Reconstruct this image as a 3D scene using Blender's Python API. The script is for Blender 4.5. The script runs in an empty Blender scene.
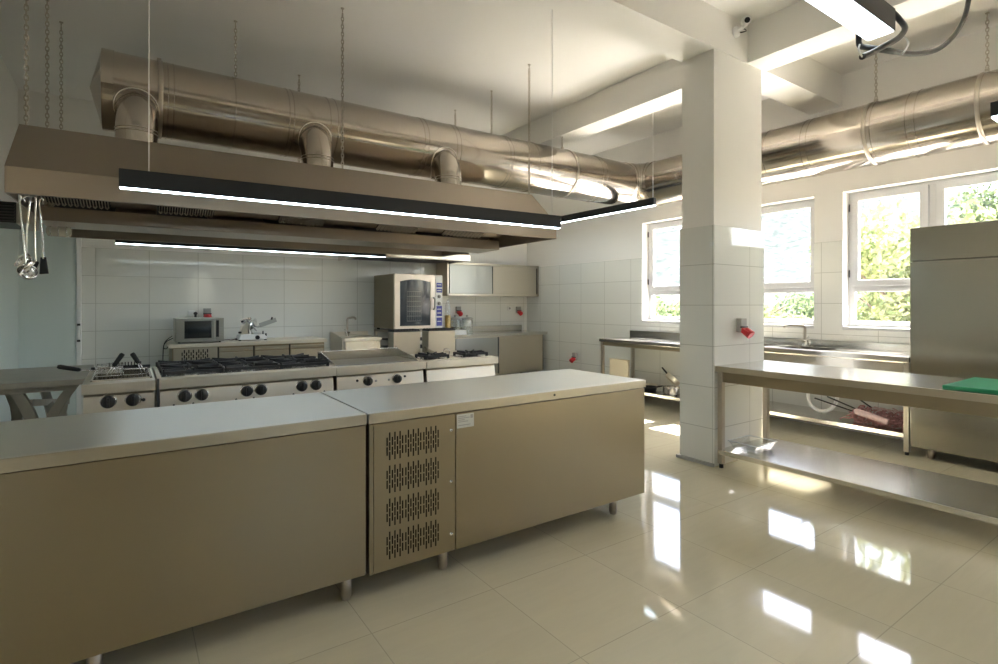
import bpy, bmesh, math, random
from mathutils import Vector, Matrix
random.seed(7)
R = math.radians
scene = bpy.context.scene
COL = scene.collection
PI = math.pi

# ------------------------------------------------------------------ materials
def new_mat(name):
    m = bpy.data.materials.new(name); m.use_nodes = True
    nt = m.node_tree
    return m, nt, nt.nodes['Principled BSDF']

def plain(name, col, rough=0.5, metal=0.0, noise=0.0, scale=8.0, spec=0.5, bump=0.0):
    m, nt, b = new_mat(name)
    b.inputs['Roughness'].default_value = rough
    b.inputs['Metallic'].default_value = metal
    b.inputs['Specular IOR Level'].default_value = spec
    tc = nt.nodes.new('ShaderNodeTexCoord')
    n = nt.nodes.new('ShaderNodeTexNoise'); n.inputs['Scale'].default_value = scale; n.inputs['Detail'].default_value = 4
    nt.links.new(tc.outputs['Object'], n.inputs['Vector'])
    mx = nt.nodes.new('ShaderNodeMix'); mx.data_type = 'RGBA'
    k = noise
    mx.inputs['A'].default_value = (*[max(0, c * (1 - k)) for c in col], 1)
    mx.inputs['B'].default_value = (*[min(1, c * (1 + k)) for c in col], 1)
    nt.links.new(n.outputs['Fac'], mx.inputs['Factor'])
    nt.links.new(mx.outputs['Result'], b.inputs['Base Color'])
    if bump:
        bp = nt.nodes.new('ShaderNodeBump'); bp.inputs['Strength'].default_value = bump; bp.inputs['Distance'].default_value = 0.01
        nt.links.new(n.outputs['Fac'], bp.inputs['Height']); nt.links.new(bp.outputs['Normal'], b.inputs['Normal'])
    return m

def steel(name, col, rough, stretch=(1, 1, 60), smudge=0.12, brush=0.05):
    """brushed stainless steel: fine stretched grain plus large soft smudges in the gloss"""
    m, nt, b = new_mat(name)
    b.inputs['Metallic'].default_value = 1.0
    tc = nt.nodes.new('ShaderNodeTexCoord')
    mp = nt.nodes.new('ShaderNodeMapping'); mp.inputs['Scale'].default_value = stretch
    nt.links.new(tc.outputs['Object'], mp.inputs['Vector'])
    g = nt.nodes.new('ShaderNodeTexNoise'); g.inputs['Scale'].default_value = 6; g.inputs['Detail'].default_value = 3
    nt.links.new(mp.outputs['Vector'], g.inputs['Vector'])
    s = nt.nodes.new('ShaderNodeTexNoise'); s.inputs['Scale'].default_value = 1.3; s.inputs['Detail'].default_value = 2
    nt.links.new(tc.outputs['Object'], s.inputs['Vector'])
    a1 = nt.nodes.new('ShaderNodeMath'); a1.operation = 'MULTIPLY_ADD'
    nt.links.new(s.outputs['Fac'], a1.inputs[0]); a1.inputs[1].default_value = smudge * 2; a1.inputs[2].default_value = rough - smudge
    a2 = nt.nodes.new('ShaderNodeMath'); a2.operation = 'MULTIPLY_ADD'
    nt.links.new(g.outputs['Fac'], a2.inputs[0]); a2.inputs[1].default_value = brush * 2; nt.links.new(a1.outputs[0], a2.inputs[2])
    nt.links.new(a2.outputs[0], b.inputs['Roughness'])
    mx = nt.nodes.new('ShaderNodeMix'); mx.data_type = 'RGBA'
    mx.inputs['A'].default_value = (*[c * .94 for c in col], 1); mx.inputs['B'].default_value = (*[min(1, c * 1.05) for c in col], 1)
    nt.links.new(s.outputs['Fac'], mx.inputs['Factor'])
    nt.links.new(mx.outputs['Result'], b.inputs['Base Color'])
    return m

def emit(name, col, s):
    m, nt, b = new_mat(name)
    b.inputs['Base Color'].default_value = (.8, .8, .8, 1)
    b.inputs['Emission Color'].default_value = (*col, 1); b.inputs['Emission Strength'].default_value = s
    return m

def tiles(name, ax, u0, v0, w, h, col, grout, rough, mortar=0.003, var=0.03, streak=0.0, ior=1.5, gy=None):
    """rectangular tile grid in world metres; ax picks the two position axes"""
    m, nt, b = new_mat(name)
    ge = nt.nodes.new('ShaderNodeNewGeometry'); sp = nt.nodes.new('ShaderNodeSeparateXYZ')
    nt.links.new(ge.outputs['Position'], sp.inputs[0])
    def off(i, o):
        a = nt.nodes.new('ShaderNodeMath'); a.operation = 'SUBTRACT'; a.inputs[1].default_value = o
        if isinstance(i, tuple):
            d = nt.nodes.new('ShaderNodeMath'); d.operation = 'SUBTRACT'
            nt.links.new(sp.outputs[i[0]], d.inputs[0]); nt.links.new(sp.outputs[i[1]], d.inputs[1]); nt.links.new(d.outputs[0], a.inputs[0])
        else:
            nt.links.new(sp.outputs[i], a.inputs[0])
        return a.outputs[0]
    cb = nt.nodes.new('ShaderNodeCombineXYZ')
    nt.links.new(off(ax[0], u0), cb.inputs[0]); nt.links.new(off(ax[1], v0), cb.inputs[1])
    br = nt.nodes.new('ShaderNodeTexBrick'); br.offset = 0; br.squash = 1
    br.inputs['Scale'].default_value = 1; br.inputs['Brick Width'].default_value = w; br.inputs['Row Height'].default_value = h
    br.inputs['Mortar Size'].default_value = mortar; br.inputs['Mortar Smooth'].default_value = 0.1; br.inputs['Bias'].default_value = 0
    br.inputs['Color1'].default_value = (*[c * (1 - var) for c in col], 1); br.inputs['Color2'].default_value = (*[min(1, c * (1 + var)) for c in col], 1)
    br.inputs['Mortar'].default_value = (*grout, 1)
    nt.links.new(cb.outputs[0], br.inputs['Vector'])
    out = br.outputs['Color']
    if streak:
        mp = nt.nodes.new('ShaderNodeMapping'); mp.inputs['Scale'].default_value = (2.0, 14.0, 1); mp.inputs['Rotation'].default_value = (0, 0, R(25))
        nt.links.new(ge.outputs['Position'], mp.inputs['Vector'])
        n = nt.nodes.new('ShaderNodeTexNoise'); n.inputs['Scale'].default_value = 1.6; n.inputs['Detail'].default_value = 6; n.inputs['Distortion'].default_value = .8
        nt.links.new(mp.outputs[0], n.inputs['Vector'])
        rm = nt.nodes.new('ShaderNodeMapRange'); rm.inputs['To Min'].default_value = 1 - streak; rm.inputs['To Max'].default_value = 1 + streak
        nt.links.new(n.outputs['Fac'], rm.inputs['Value'])
        mu = nt.nodes.new('ShaderNodeVectorMath'); mu.operation = 'SCALE'
        nt.links.new(out, mu.inputs[0]); nt.links.new(rm.outputs[0], mu.inputs['Scale']); out = mu.outputs[0]
    nt.links.new(out, b.inputs['Base Color'])
    b.inputs['Roughness'].default_value = rough; b.inputs['IOR'].default_value = ior
    bp = nt.nodes.new('ShaderNodeBump'); bp.invert = True; bp.inputs['Strength'].default_value = 0.25; bp.inputs['Distance'].default_value = 0.002
    nt.links.new(br.outputs['Fac'], bp.inputs['Height']); nt.links.new(bp.outputs['Normal'], b.inputs['Normal'])
    return m

def glass(name, tint=(1, 1, 1), refl=0.06, rough=0.0):
    m = bpy.data.materials.new(name); m.use_nodes = True; nt = m.node_tree; nt.nodes.clear()
    o = nt.nodes.new('ShaderNodeOutputMaterial'); t = nt.nodes.new('ShaderNodeBsdfTransparent'); t.inputs[0].default_value = (*tint, 1)
    g = nt.nodes.new('ShaderNodeBsdfGlossy'); g.inputs['Roughness'].default_value = rough
    f = nt.nodes.new('ShaderNodeLayerWeight'); f.inputs['Blend'].default_value = .5
    pw = nt.nodes.new('ShaderNodeMath'); pw.operation = 'POWER'; pw.inputs[1].default_value = 4
    a = nt.nodes.new('ShaderNodeMath'); a.operation = 'MULTIPLY_ADD'; a.inputs[1].default_value = .7; a.inputs[2].default_value = refl
    nt.links.new(f.outputs['Facing'], pw.inputs[0]); nt.links.new(pw.outputs[0], a.inputs[0])
    mx = nt.nodes.new('ShaderNodeMixShader')
    nt.links.new(a.outputs[0], mx.inputs[0]); nt.links.new(t.outputs[0], mx.inputs[1]); nt.links.new(g.outputs[0], mx.inputs[2]); nt.links.new(mx.outputs[0], o.inputs[0])
    return m

M = {}
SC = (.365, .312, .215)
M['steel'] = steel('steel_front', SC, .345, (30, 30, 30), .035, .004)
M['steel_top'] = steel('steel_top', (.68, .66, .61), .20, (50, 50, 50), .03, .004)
M['steel_worktop'] = steel('steel_worktop', (.88, .86, .80), .31, (50, 50, 50), .02, .004)  # paler island copy of the table-top steel, offsets the dark reflections on it
M['steel_lip'] = steel('steel_lip', (.56, .51, .40), .34, (50, 50, 50), .03, .004)  # same steel as the worktops, the edge's duller reflection put into the colour
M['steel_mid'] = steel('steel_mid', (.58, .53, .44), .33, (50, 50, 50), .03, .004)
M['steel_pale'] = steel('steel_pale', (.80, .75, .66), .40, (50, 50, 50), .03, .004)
M['steel_hood'] = steel('steel_hood', (.42, .36, .29), .33, (30, 30, 30), .03, .004)
M['steel_duct'] = steel('steel_duct', (.52, .47, .41), .15, (30, 3, 3), .03, .01)
M['steel_light'] = steel('steel_light', (.76, .73, .67), .22, (40, 40, 40), .03, .004)
M['steel_fridge'] = steel('steel_fridge', (.40, .39, .33), .20, (30, 30, 30), .04, .004)
M['steel_grey'] = steel('steel_grey', (.38, .38, .345), .34, (30, 30, 30), .03, .004)
M['chrome'] = plain('chrome', (.8, .8, .8), .08, 1, .02)
M['steel_leg'] = steel('steel_leg', (.55, .50, .43), .36, (50, 50, 2), .03, .01)
M['black'] = plain('black_plastic', (.012, .012, .013), .35, 0, .2)
M['void'] = plain('dark_opening', (.006, .006, .006), .95, 0, .1, spec=.05)
M['iron'] = plain('cast_iron', (.018, .017, .018), .5, 0, .3, 30, bump=.1)
M['lampblack'] = plain('lamp_black', (.012, .014, .018), .45, 0, .1)
M['white'] = plain('paint_white', (.88, .865, .83), .55, 0, .015, 3, .3)
M['ceil'] = plain('paint_ceiling', (.88, .865, .835), .7, 0, .02, 1.5, .2)
M['pvc'] = plain('pvc_white', (.86, .86, .85), .3, 0, .01)
M['frame'] = plain('window_frame', (.60, .60, .60), .3, 0, .01)
M['coolwhite'] = plain('door_coolwhite', (.64, .715, .70), .35, 0, .02, 2)  # white door, the cool light on it put into a bluish base colour
M['beige'] = plain('wall_beige', (.24, .205, .15), .6, 0, .05, 2)
M['wood'] = plain('table_wood', (.36, .34, .29), .38, 0, .25, 5, .35)
M['red'] = plain('red_plastic', (.62, .025, .03), .35, 0, .05)
M['greyplastic'] = plain('grey_plastic', (.38, .38, .36), .4, 0, .03)
M['darkgrey'] = plain('dark_grey', (.05, .05, .05), .5, 0, .1)
M['green'] = plain('green_board', (.015, .26, .115), .4, 0, .06, 14)
M['cream'] = plain('cream_plastic', (.78, .70, .54), .4, 0, .03)
M['yellow'] = plain('yellow_liquid', (.78, .50, .10), .3, 0, .05)
M['copper'] = plain('copper_inside', (.55, .27, .10), .3, 1, .2, 20)
M['pink'] = plain('pink_cord', (.56, .29, .28), .8, 0, .6, 45)
M['pinkwhite'] = plain('pink_band', (.72, .52, .50), .75, 0, .25, 70)
M['led'] = emit('led_strip', (.74, .90, 1.0), 7)
M['led_big'] = emit('led_tube', (.86, .95, 1.0), 1.5)
M['glass'] = glass('window_glass')
M['jarglass'] = glass('jar_glass', (.93, .95, .945), .15)
M['plastic_clear'] = glass('clear_plastic', (.965, .975, .985), .09, .05)
M['ovenglass'] = plain('oven_glass', (.035, .045, .06), .06, 0, .3, 3, .8)
M['mwglass'] = plain('microwave_glass', (.012, .016, .018), .08, 0, .2, 3, .7)
M['blue'] = plain('panel_blue', (.06, .07, .36), .35, 0, .05)
M['lampglass'] = plain('bulkhead_glass', (.55, .50, .40), .15, 0, .1, 20, .7)
M['interior'] = plain('oven_interior', (.06, .06, .06), .4, .6, .2)
M['rubber'] = plain('rubber_foot', (.02, .02, .02), .7, 0, .1)
M['water'] = plain('fry_tank', (.30, .28, .24), .25, 1, .2, 15)
M['plate'] = plain('griddle_plate', (.22, .23, .22), .28, 1, .15, 6)
M['bark'] = plain('bark', (.10, .07, .045), .9, 0, .4, 12)
M['floor'] = tiles('floor_tiles', (0, 1), .223, 1.52 - .605 * 20, .608, .605, (.61, .565, .42), (.45, .42, .32), .055, .0022, .02, .06, 1.62)
TC = (.80, .805, .765)
M['tile_back'] = tiles('wall_tiles_back', (0, 2), -.328 - .5535 * 10, 1.37 - .3425 * 10, .5535, .3425, TC, (.55, .55, .51), .08, .0035, .012)
M['tile_right'] = tiles('wall_tiles_side', (1, 2), .10 - .5535 * 20, 1.37 - .3425 * 10, .5535, .3425, TC, (.55, .55, .51), .08, .0035, .012)
M['tile_column'] = tiles('column_tiles', ((0, 1), 2), 4.04 - 2.655 + .535 - .5535 * 20, 1.355 - .347 * 10, .5535, .347, TC, (.52, .52, .48), .05, .0028, .01)

def leaf_mat(name, c1, c2):
    m, nt, b = new_mat(name)
    ge = nt.nodes.new('ShaderNodeNewGeometry')
    mx = nt.nodes.new('ShaderNodeMix'); mx.data_type = 'RGBA'
    mx.inputs['A'].default_value = (*c1, 1); mx.inputs['B'].default_value = (*c2, 1)
    nt.links.new(ge.outputs['Random Per Island'], mx.inputs['Factor'])
    nt.links.new(mx.outputs['Result'], b.inputs['Base Color'])
    b.inputs['Roughness'].default_value = .7; b.inputs['Specular IOR Level'].default_value = .15
    tr = nt.nodes.new('ShaderNodeBsdfTranslucent'); nt.links.new(mx.outputs['Result'], tr.inputs['Color'])
    ms = nt.nodes.new('ShaderNodeMixShader'); ms.inputs[0].default_value = .4
    nt.links.new(b.outputs[0], ms.inputs[1]); nt.links.new(tr.outputs[0], ms.inputs[2])
    nt.links.new(ms.outputs[0], nt.nodes['Material Output'].inputs[0])
    return m
M['leaf_a'] = leaf_mat('leaves_fresh', (.10, .135, .05), (.24, .25, .12))  # leaf colours here and below made paler, outdoor haze put into them
M['leaf_b'] = leaf_mat('leaves_deep', (.085, .125, .06), (.18, .21, .10))

# ------------------------------------------------------------------ building helpers
ORG = {}
class MB:
    def __init__(s): s.v = []; s.f = []; s.sm = []
    def add(s, vs, fs, smooth=False):
        n = len(s.v); s.v += [tuple(p) for p in vs]; s.f += [tuple(i + n for i in f) for f in fs]; s.sm += [smooth] * len(fs); return s
    def box(s, x0, x1, y0, y1, z0, z1):
        return s.add([(x0, y0, z0), (x1, y0, z0), (x1, y1, z0), (x0, y1, z0), (x0, y0, z1), (x1, y0, z1), (x1, y1, z1), (x0, y1, z1)],
                     [(0, 3, 2, 1), (4, 5, 6, 7), (0, 1, 5, 4), (1, 2, 6, 5), (2, 3, 7, 6), (3, 0, 4, 7)])
    def prism(s, poly, axis, a0, a1):
        """poly in the two other axes (in x,y,z order), extruded along axis"""
        def mk(p, a): q = list(p); q.insert(axis, a); return q
        n = len(poly); vs = [mk(p, a0) for p in poly] + [mk(p, a1) for p in poly]
        fs = [tuple(range(n - 1, -1, -1)), tuple(range(n, 2 * n))] + [(i, (i + 1) % n, (i + 1) % n + n, i + n) for i in range(n)]
        return s.add(vs, fs)
    def tube(s, pts, r, seg=10, caps=True, closed=False):
        pts = [Vector(p) for p in pts]; n = len(pts); rs = r if isinstance(r, (list, tuple)) else [r] * n
        vs = []; up = None
        for i, p in enumerate(pts):
            a = pts[i - 1] if (i or closed) else p; b = pts[(i + 1) % n] if (i < n - 1 or closed) else p
            t = (b - a).normalized()
            if up is None:
                up = Vector((0, 0, 1)) if abs(t.z) < .9 else Vector((1, 0, 0))
            x = t.cross(up); x.normalize(); y = x.cross(t).normalized(); up = y
            for k in range(seg):
                an = 2 * PI * k / seg; vs.append(p + x * math.cos(an) * rs[i] + y * math.sin(an) * rs[i])
        fs = []
        for i in range(n if closed else n - 1):
            j = (i + 1) % n
            for k in range(seg):
                k2 = (k + 1) % seg
                fs.append((i * seg + k, i * seg + k2, j * seg + k2, j * seg + k))
        s.add(vs, fs, True)
        if caps and not closed:
            m = len(s.v) - len(vs)
            s.f += [tuple(m + k for k in range(seg - 1, -1, -1)), tuple(m + (n - 1) * seg + k for k in range(seg))]; s.sm += [False, False]
        return s
    def cyl(s, p0, p1, r, seg=16): return s.tube([p0, p1], r, seg)
    def bar(s, p0, p1, w, h):
        """square bar between two points, w across, h up"""
        p0 = Vector(p0); p1 = Vector(p1); t = (p1 - p0).normalized()
        up = Vector((0, 0, 1)) if abs(t.z) < .95 else Vector((0, 1, 0))
        x = t.cross(up).normalized() * w / 2; y = x.cross(t).normalized() * h / 2
        vs = [p + a * x + b * y for p in (p0, p1) for a, b in ((-1, -1), (1, -1), (1, 1), (-1, 1))]
        return s.add(vs, [(0, 1, 2, 3), (7, 6, 5, 4), (0, 4, 5, 1), (1, 5, 6, 2), (2, 6, 7, 3), (3, 7, 4, 0)])
    def lathe(s, prof, c=(0, 0, 0), seg=24, ax=2):
        """prof: list of (radius, height) about an axis through c"""
        vs = []; n = len(prof)
        for k in range(seg):
            a = 2 * PI * k / seg
            for r, h in prof:
                q = [math.cos(a) * r, math.sin(a) * r]; q.insert(ax, h); vs.append((q[0] + c[0], q[1] + c[1], q[2] + c[2]))
        fs = []
        for k in range(seg):
            k2 = (k + 1) % seg
            for i in range(n - 1):
                fs.append((k * n + i, k2 * n + i, k2 * n + i + 1, k * n + i + 1))
        return s.add(vs, fs, True)
    def ring(s, c, R_, r, axis, seg=40, rs=6):
        pts = []
        for k in range(seg):
            a = 2 * PI * k / seg; q = [math.cos(a) * R_, math.sin(a) * R_]; q.insert(axis, 0); pts.append((c[0] + q[0], c[1] + q[1], c[2] + q[2]))
        return s.tube(pts, r, rs, False, True)
    def build(s, name, mat, parent=None, bevel=0, origin=None, seg=2):
        org = Vector(ORG[parent.name]) if parent else Vector(origin or (0, 0, 0))
        me = bpy.data.meshes.new(name)
        me.from_pydata([Vector(v) - org for v in s.v], [], s.f)
        bm = bmesh.new(); bm.from_mesh(me); bmesh.ops.recalc_face_normals(bm, faces=bm.faces); bm.to_mesh(me); bm.free()
        for p, q in zip(me.polygons, s.sm): p.use_smooth = q
        me.materials.append(M[mat] if isinstance(mat, str) else mat)
        o = bpy.data.objects.new(name, me); COL.objects.link(o)
        if parent: o.parent = parent
        else: o.location = org
        ORG[o.name] = tuple(org)
        if bevel:
            b = o.modifiers.new('edge', 'BEVEL'); b.width = bevel; b.segments = seg; b.limit_method = 'ANGLE'; b.angle_limit = R(40)
        return o

def tag(o, label, cat, group=None, kind=None):
    o['label'] = label; o['category'] = cat
    if group: o['group'] = group
    if kind: o['kind'] = kind
    return o
def thing(name, loc, label, cat, group=None):
    o = bpy.data.objects.new(name, None); COL.objects.link(o); o.location = loc; o.empty_display_size = .1
    ORG[o.name] = tuple(loc)
    return tag(o, label, cat, group)
def struct(name, mb, mat, parent=None, bevel=0):
    o = mb.build(name, mat, parent, bevel)
    if not parent: o['kind'] = 'structure'
    return o
def lab(o, l): o['label'] = l; return o

# ------------------------------------------------------------------ the room
XL, XR, YB, YF, ZC = -1.05, 6.39, 8.26, -3.4, 3.86
struct('floor', MB().box(XL - .2, XR + .3, YF - .2, YB + .25, -.12, 0), 'floor')
struct('ceiling', MB().box(XL - .2, XR + .3, YF - .2, YB + .25, ZC, ZC + .15), 'ceil')
wb = struct('wall_back', MB().box(XL - .2, XR + .3, YB + .01, YB + .25, 0, ZC), 'white')
MB().box(-.465, XR, YB, YB + .01, 0, 2.055).build('tile_cladding', 'tile_back', wb)
struct('wall_left', MB().box(XL - .2, XL, YF, YB + .01, 0, ZC), 'white')
struct('wall_front', MB().box(XL - .2, 1.7, YF - .2, YF, 0, ZC).box(2.35, XR + .3, YF - .2, YF, 0, ZC).box(1.7, 2.35, YF - .2, YF, 2.3, ZC).box(1.7, 2.35, YF - .2, YF, 0, .9), 'beige')
f5 = MB().box(1.7, 2.35, YF - .14, YF - .08, .9, .95).box(1.7, 2.35, YF - .14, YF - .08, 2.25, 2.3).box(1.7, 1.75, YF - .14, YF - .08, .95, 2.25).box(2.30, 2.35, YF - .14, YF - .08, .95, 2.25)
w5 = struct('window_5', f5, 'pvc'); MB().box(1.75, 2.30, YF - .115, YF - .109, .95, 2.25).build('pane', 'glass', w5)  # unseen window, added for fill light and a streak on the steel fronts
# right wall with window openings
WIN = [(2.946, 5.415), (1.15, 2.652), (-.75, .80), (-2.75, -1.2)]  # the two openings behind the viewer are unseen, added to let in daylight
ZS, ZT = 1.115, 2.585
def punched(mb, x0, x1, y0, y1, z0, z1, holes):
    ys = sorted(holes); c = y0
    for a, b in ys:
        mb.box(x0, x1, c, a, z0, z1)
        if z0 < ZS: mb.box(x0, x1, a, b, z0, min(ZS, z1))
        if z1 > ZT: mb.box(x0, x1, a, b, ZT, z1)
        c = b
    mb.box(x0, x1, c, y1, z0, z1); return mb
wr = struct('wall_right', punched(MB(), XR + .01, XR + .3, YF, YB + .01, 0, ZC, WIN), 'white')
punched(MB(), XR, XR + .01, YF, YB, 0, 2.055, WIN).build('tile_cladding', 'tile_right', wr)

def rect_ring(mb, y0, y1, z0, z1, t, xa, xb):
    o = [(y0, z0), (y1, z0), (y1, z1), (y0, z1)]; q = [(y0 + t, z0 + t), (y1 - t, z0 + t), (y1 - t, z1 - t), (y0 + t, z1 - t)]
    vs = [(x, *p) for x in (xa, xb) for p in o + q]; fs = []
    for k in range(4):
        l = (k + 1) % 4
        fs += [(k, l, l + 4, k + 4), (k + 8, k + 12, l + 12, l + 8), (k, k + 8, l + 8, l), (k + 4, l + 4, l + 12, k + 12)]
    return mb.add(vs, fs)
def window(n, y0, y1, sashes):
    """outer frame, transom, upper sashes and fixed lower panes; y runs along the wall"""
    x0, x1 = XR + .15, XR + .22
    f = MB(); fw = .045
    rect_ring(f, y0, y1, ZS, ZT, fw, x0, x1)
    f.box(x0 + .004, x1 - .004, y0 + fw, y1 - fw, 1.515, 1.565)
    w = (y1 - y0) / sashes
    for k in range(1, sashes): f.box(x0, x1, y0 + w * k - .028, y0 + w * k + .028, ZS + fw, ZT - fw)
    o = struct('window_%d' % n, f, 'frame', bevel=.004)
    s = MB(); s.box(XR - .005, x0, y0, y1, ZS - .03, ZS + .002); s.build('window_sill', 'frame', o, .004)
    for k in range(sashes):
        a = y0 + w * k + .03; b = y0 + w * (k + 1) - .03
        q = MB(); t = .07; xa, xb = x0 - .02, x0 + .04
        za, zb = 1.555, ZT - .03
        rect_ring(q, a, b, za, zb, t, xa, xb)
        sa = q.build('sash', 'frame', o, .006)
        MB().box(x0 + .008, x0 + .014, a + t - .01, b - t + .01, za + t - .01, zb - t + .01).build('pane', 'glass', sa)
        if k == sashes - 1:
            h = MB(); h.cyl((xa - .008, b + .012, za + .1), (xa - .008, b + .012, za + .18), .008, 8); h.cyl((xa - .008, b + .012, zb - .18), (xa - .008, b + .012, zb - .10), .008, 8)
            h.build('hinge', 'darkgrey', sa)
        q = MB(); t = .035; za, zb = ZS + .03, 1.53
        rect_ring(q, a, b, za, zb, t, x0 - .006, xb)
        sa = q.build('glazing_frame', 'frame', o, .004)
        MB().box(x0 + .008, x0 + .014, a + t - .01, b - t + .01, za + t - .01, zb - t + .01).build('pane', 'glass', sa)
for i, ((a, b), k) in enumerate(zip(WIN, (3, 2, 2, 2))): window(i + 1, a, b, k)

# beams and column
struct('beam', MB().box(XL, XR + .02, 2.66, 2.99, 3.52, ZC), 'white')
struct('beam', MB().box(4.55, 4.86, YF, 2.66, 3.52, ZC).box(4.55, 4.86, 2.99, YB + .01, 3.52, ZC), 'white')
c = struct('column', MB().box(4.055, 4.795, 2.67, 2.985, 0, 3.52), 'white')
MB().box(4.04, 4.81, 2.655, 2.998, 0, 2.03).build('tile_cladding', 'tile_column', c, .002)
MB().prism([(4.015, 3.02), (4.015, 2.655), (4.04, 2.655), (4.04, 2.998), (4.81, 2.998), (4.81, 3.02)], 2, 0, .025).build('base_trim', 'greyplastic', c)

# door in the back wall
d = struct('door_1', MB().box(XL + .01, -.515, YB - .03, YB + .012, .005, 2.40), 'coolwhite')
struct('trim_1', MB().box(-.512, -.466, YB - .05, YB + .012, 0, 2.45), 'pvc', bevel=.004)
struct('partition_panel', MB().box(XL, XL + .012, 5.0, YB - .03, .005, 2.40), 'coolwhite')
h = MB().box(-.502, -.478, YB - .065, YB - .05, .93, 1.10).box(-.50, -.48, YB - .10, YB - .065, .965, 1.04)
h.build('door_handle', 'pvc', d, .005)
MB().box(-.506, -.474, YB - .062, YB - .048, 1.10, 1.125).box(-.506, -.474, YB - .062, YB - .048, .905, .93).build('latch_cap', 'black', d)

# ------------------------------------------------------------------ island counters
def legs(parent, spots, z, r=.025, mat='steel_leg', z0=0):
    for x, y in spots:
        MB().cyl((x, y, z0 + .012), (x, y, z), r).cyl((x, y, z0), (x, y, z0 + .014), r * .86, 12).build('leg', mat, parent)

ic = thing('counter_cabinet', (-.05, 2.7, 0), 'long plain steel island counter at the lower left, blank front', 'counter', 'steel island counters')
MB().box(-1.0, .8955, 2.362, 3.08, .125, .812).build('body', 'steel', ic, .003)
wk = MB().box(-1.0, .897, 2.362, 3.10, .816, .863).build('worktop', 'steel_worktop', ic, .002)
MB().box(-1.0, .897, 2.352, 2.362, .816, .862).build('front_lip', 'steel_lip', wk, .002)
legs(ic, [(.832, 2.445), (-.1, 2.445), (-.95, 2.445), (.832, 2.98), (-.1, 2.98), (-.95, 2.98)], .126)

rc = thing('refrigerated_counter', (1.86, 2.7, 0), 'steel island counter with slotted vent panel and small white sticker', 'counter', 'steel island counters')
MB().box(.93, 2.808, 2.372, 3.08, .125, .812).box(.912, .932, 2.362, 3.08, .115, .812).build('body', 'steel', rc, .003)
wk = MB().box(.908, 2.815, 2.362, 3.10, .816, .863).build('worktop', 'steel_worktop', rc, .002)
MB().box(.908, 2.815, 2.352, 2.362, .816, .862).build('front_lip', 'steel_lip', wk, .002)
vp = MB().box(.933, 1.366, 2.360, 2.373, .118, .81).build('vent_panel', 'steel', rc, .002)
for row in range(4):
    sl = MB()
    zc = .698 - row * .1555
    for cl in range(3):
        xc = .9985 + cl * .0955
        for k in range(7):
            x = xc + k * .0131
            zz = [-.0455, 0, .0455] if k % 2 else [-.023, .023]
            for q in zz: sl.box(x - .0032, x + .0032, 2.3592, 2.366, zc + q - .0195, zc + q + .0195)
    sl.build('vent_grille', 'void', vp)
for z in (.728, .47, .205):
    MB().lathe([(0, 2.355), (.007, 2.356), (.009, 2.361)], (1.343, 0, z), 14, 1).build('screw', 'chrome', vp)
MB().box(1.369, 2.808, 2.358, 2.373, .118, .81).build('front_panel', 'steel', rc, .002)
sk = MB().box(1.375, 1.476, 2.3565, 2.3585, .733, .803).build('sticker', plain('sticker_paper', (.62, .63, .58), .6), rc)
sp = MB()
for a, b, z in ((1.382, 1.43, .792), (1.382, 1.45, .783), (1.382, 1.42, .774), (1.382, 1.44, .765), (1.382, 1.455, .747)): sp.box(a, b, 2.3555, 2.3567, z - .002, z + .002)
sp.box(1.455, 1.47, 2.3555, 2.3567, .778, .797).build('print_lines', 'greyplastic', sk)
MB().lathe([(0, 2.346), (.006, 2.347), (.007, 2.353)], (2.02, 0, .842), 12, 1).build('lip_screw', 'darkgrey', rc)
legs(rc, [(1.34, 2.445), (2.60, 2.445), (2.60, 2.98), (1.34, 2.98)], .126)

# ------------------------------------------------------------------ cooking line
Y0, Y1 = 4.15, 5.06
def cook_body(root, x0, x1, panel='steel_pale'):
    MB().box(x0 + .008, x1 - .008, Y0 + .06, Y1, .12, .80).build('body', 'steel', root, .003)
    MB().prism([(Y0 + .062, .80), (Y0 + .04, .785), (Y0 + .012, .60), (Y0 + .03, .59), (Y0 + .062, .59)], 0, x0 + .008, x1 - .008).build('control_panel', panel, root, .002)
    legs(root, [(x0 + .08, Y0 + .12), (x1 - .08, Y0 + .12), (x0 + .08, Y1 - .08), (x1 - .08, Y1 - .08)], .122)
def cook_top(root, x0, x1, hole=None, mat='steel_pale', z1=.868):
    m = MB()
    if hole:
        a, b, c_, d_ = hole
        m.box(x0, x1, Y0, c_, .805, z1); m.box(x0, x1, d_, Y1, .805, z1); m.box(x0, a, c_, d_, .805, z1); m.box(b, x1, c_, d_, .805, z1)
    else: m.box(x0, x1, Y0, Y1, .805, z1)
    return m.build('top', mat, root, .003)
def knob(root, x, z, r=.039):
    y = Y0 + .012 + (z - .60) * .15
    k = MB().lathe([(0, y - .034), (r * .8, y - .034), (r * .92, y - .026), (r, y - .008), (r * 1.02, y + .012)], (x, 0, z), 24, 1).build('knob', 'black', root)
    MB().box(x - .007, x + .007, y - .046, y - .03, z - r * .8, z + r * .8).build('pointer', 'black', k, .003)
    MB().lathe([(r * 1.0, y - .004), (r * 1.15, y - .002), (r * 1.2, y + .012)], (x, 0, z), 24, 1).build('bezel', 'chrome', k)
def dot(root, x, z, r=.009, mat='black', name='indicator'):
    y = Y0 + .012 + (z - .60) * .15
    MB().lathe([(0, y - .008), (r * .8, y - .008), (r, y + .006)], (x, 0, z), 12, 1).build(name, mat, root)

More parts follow.
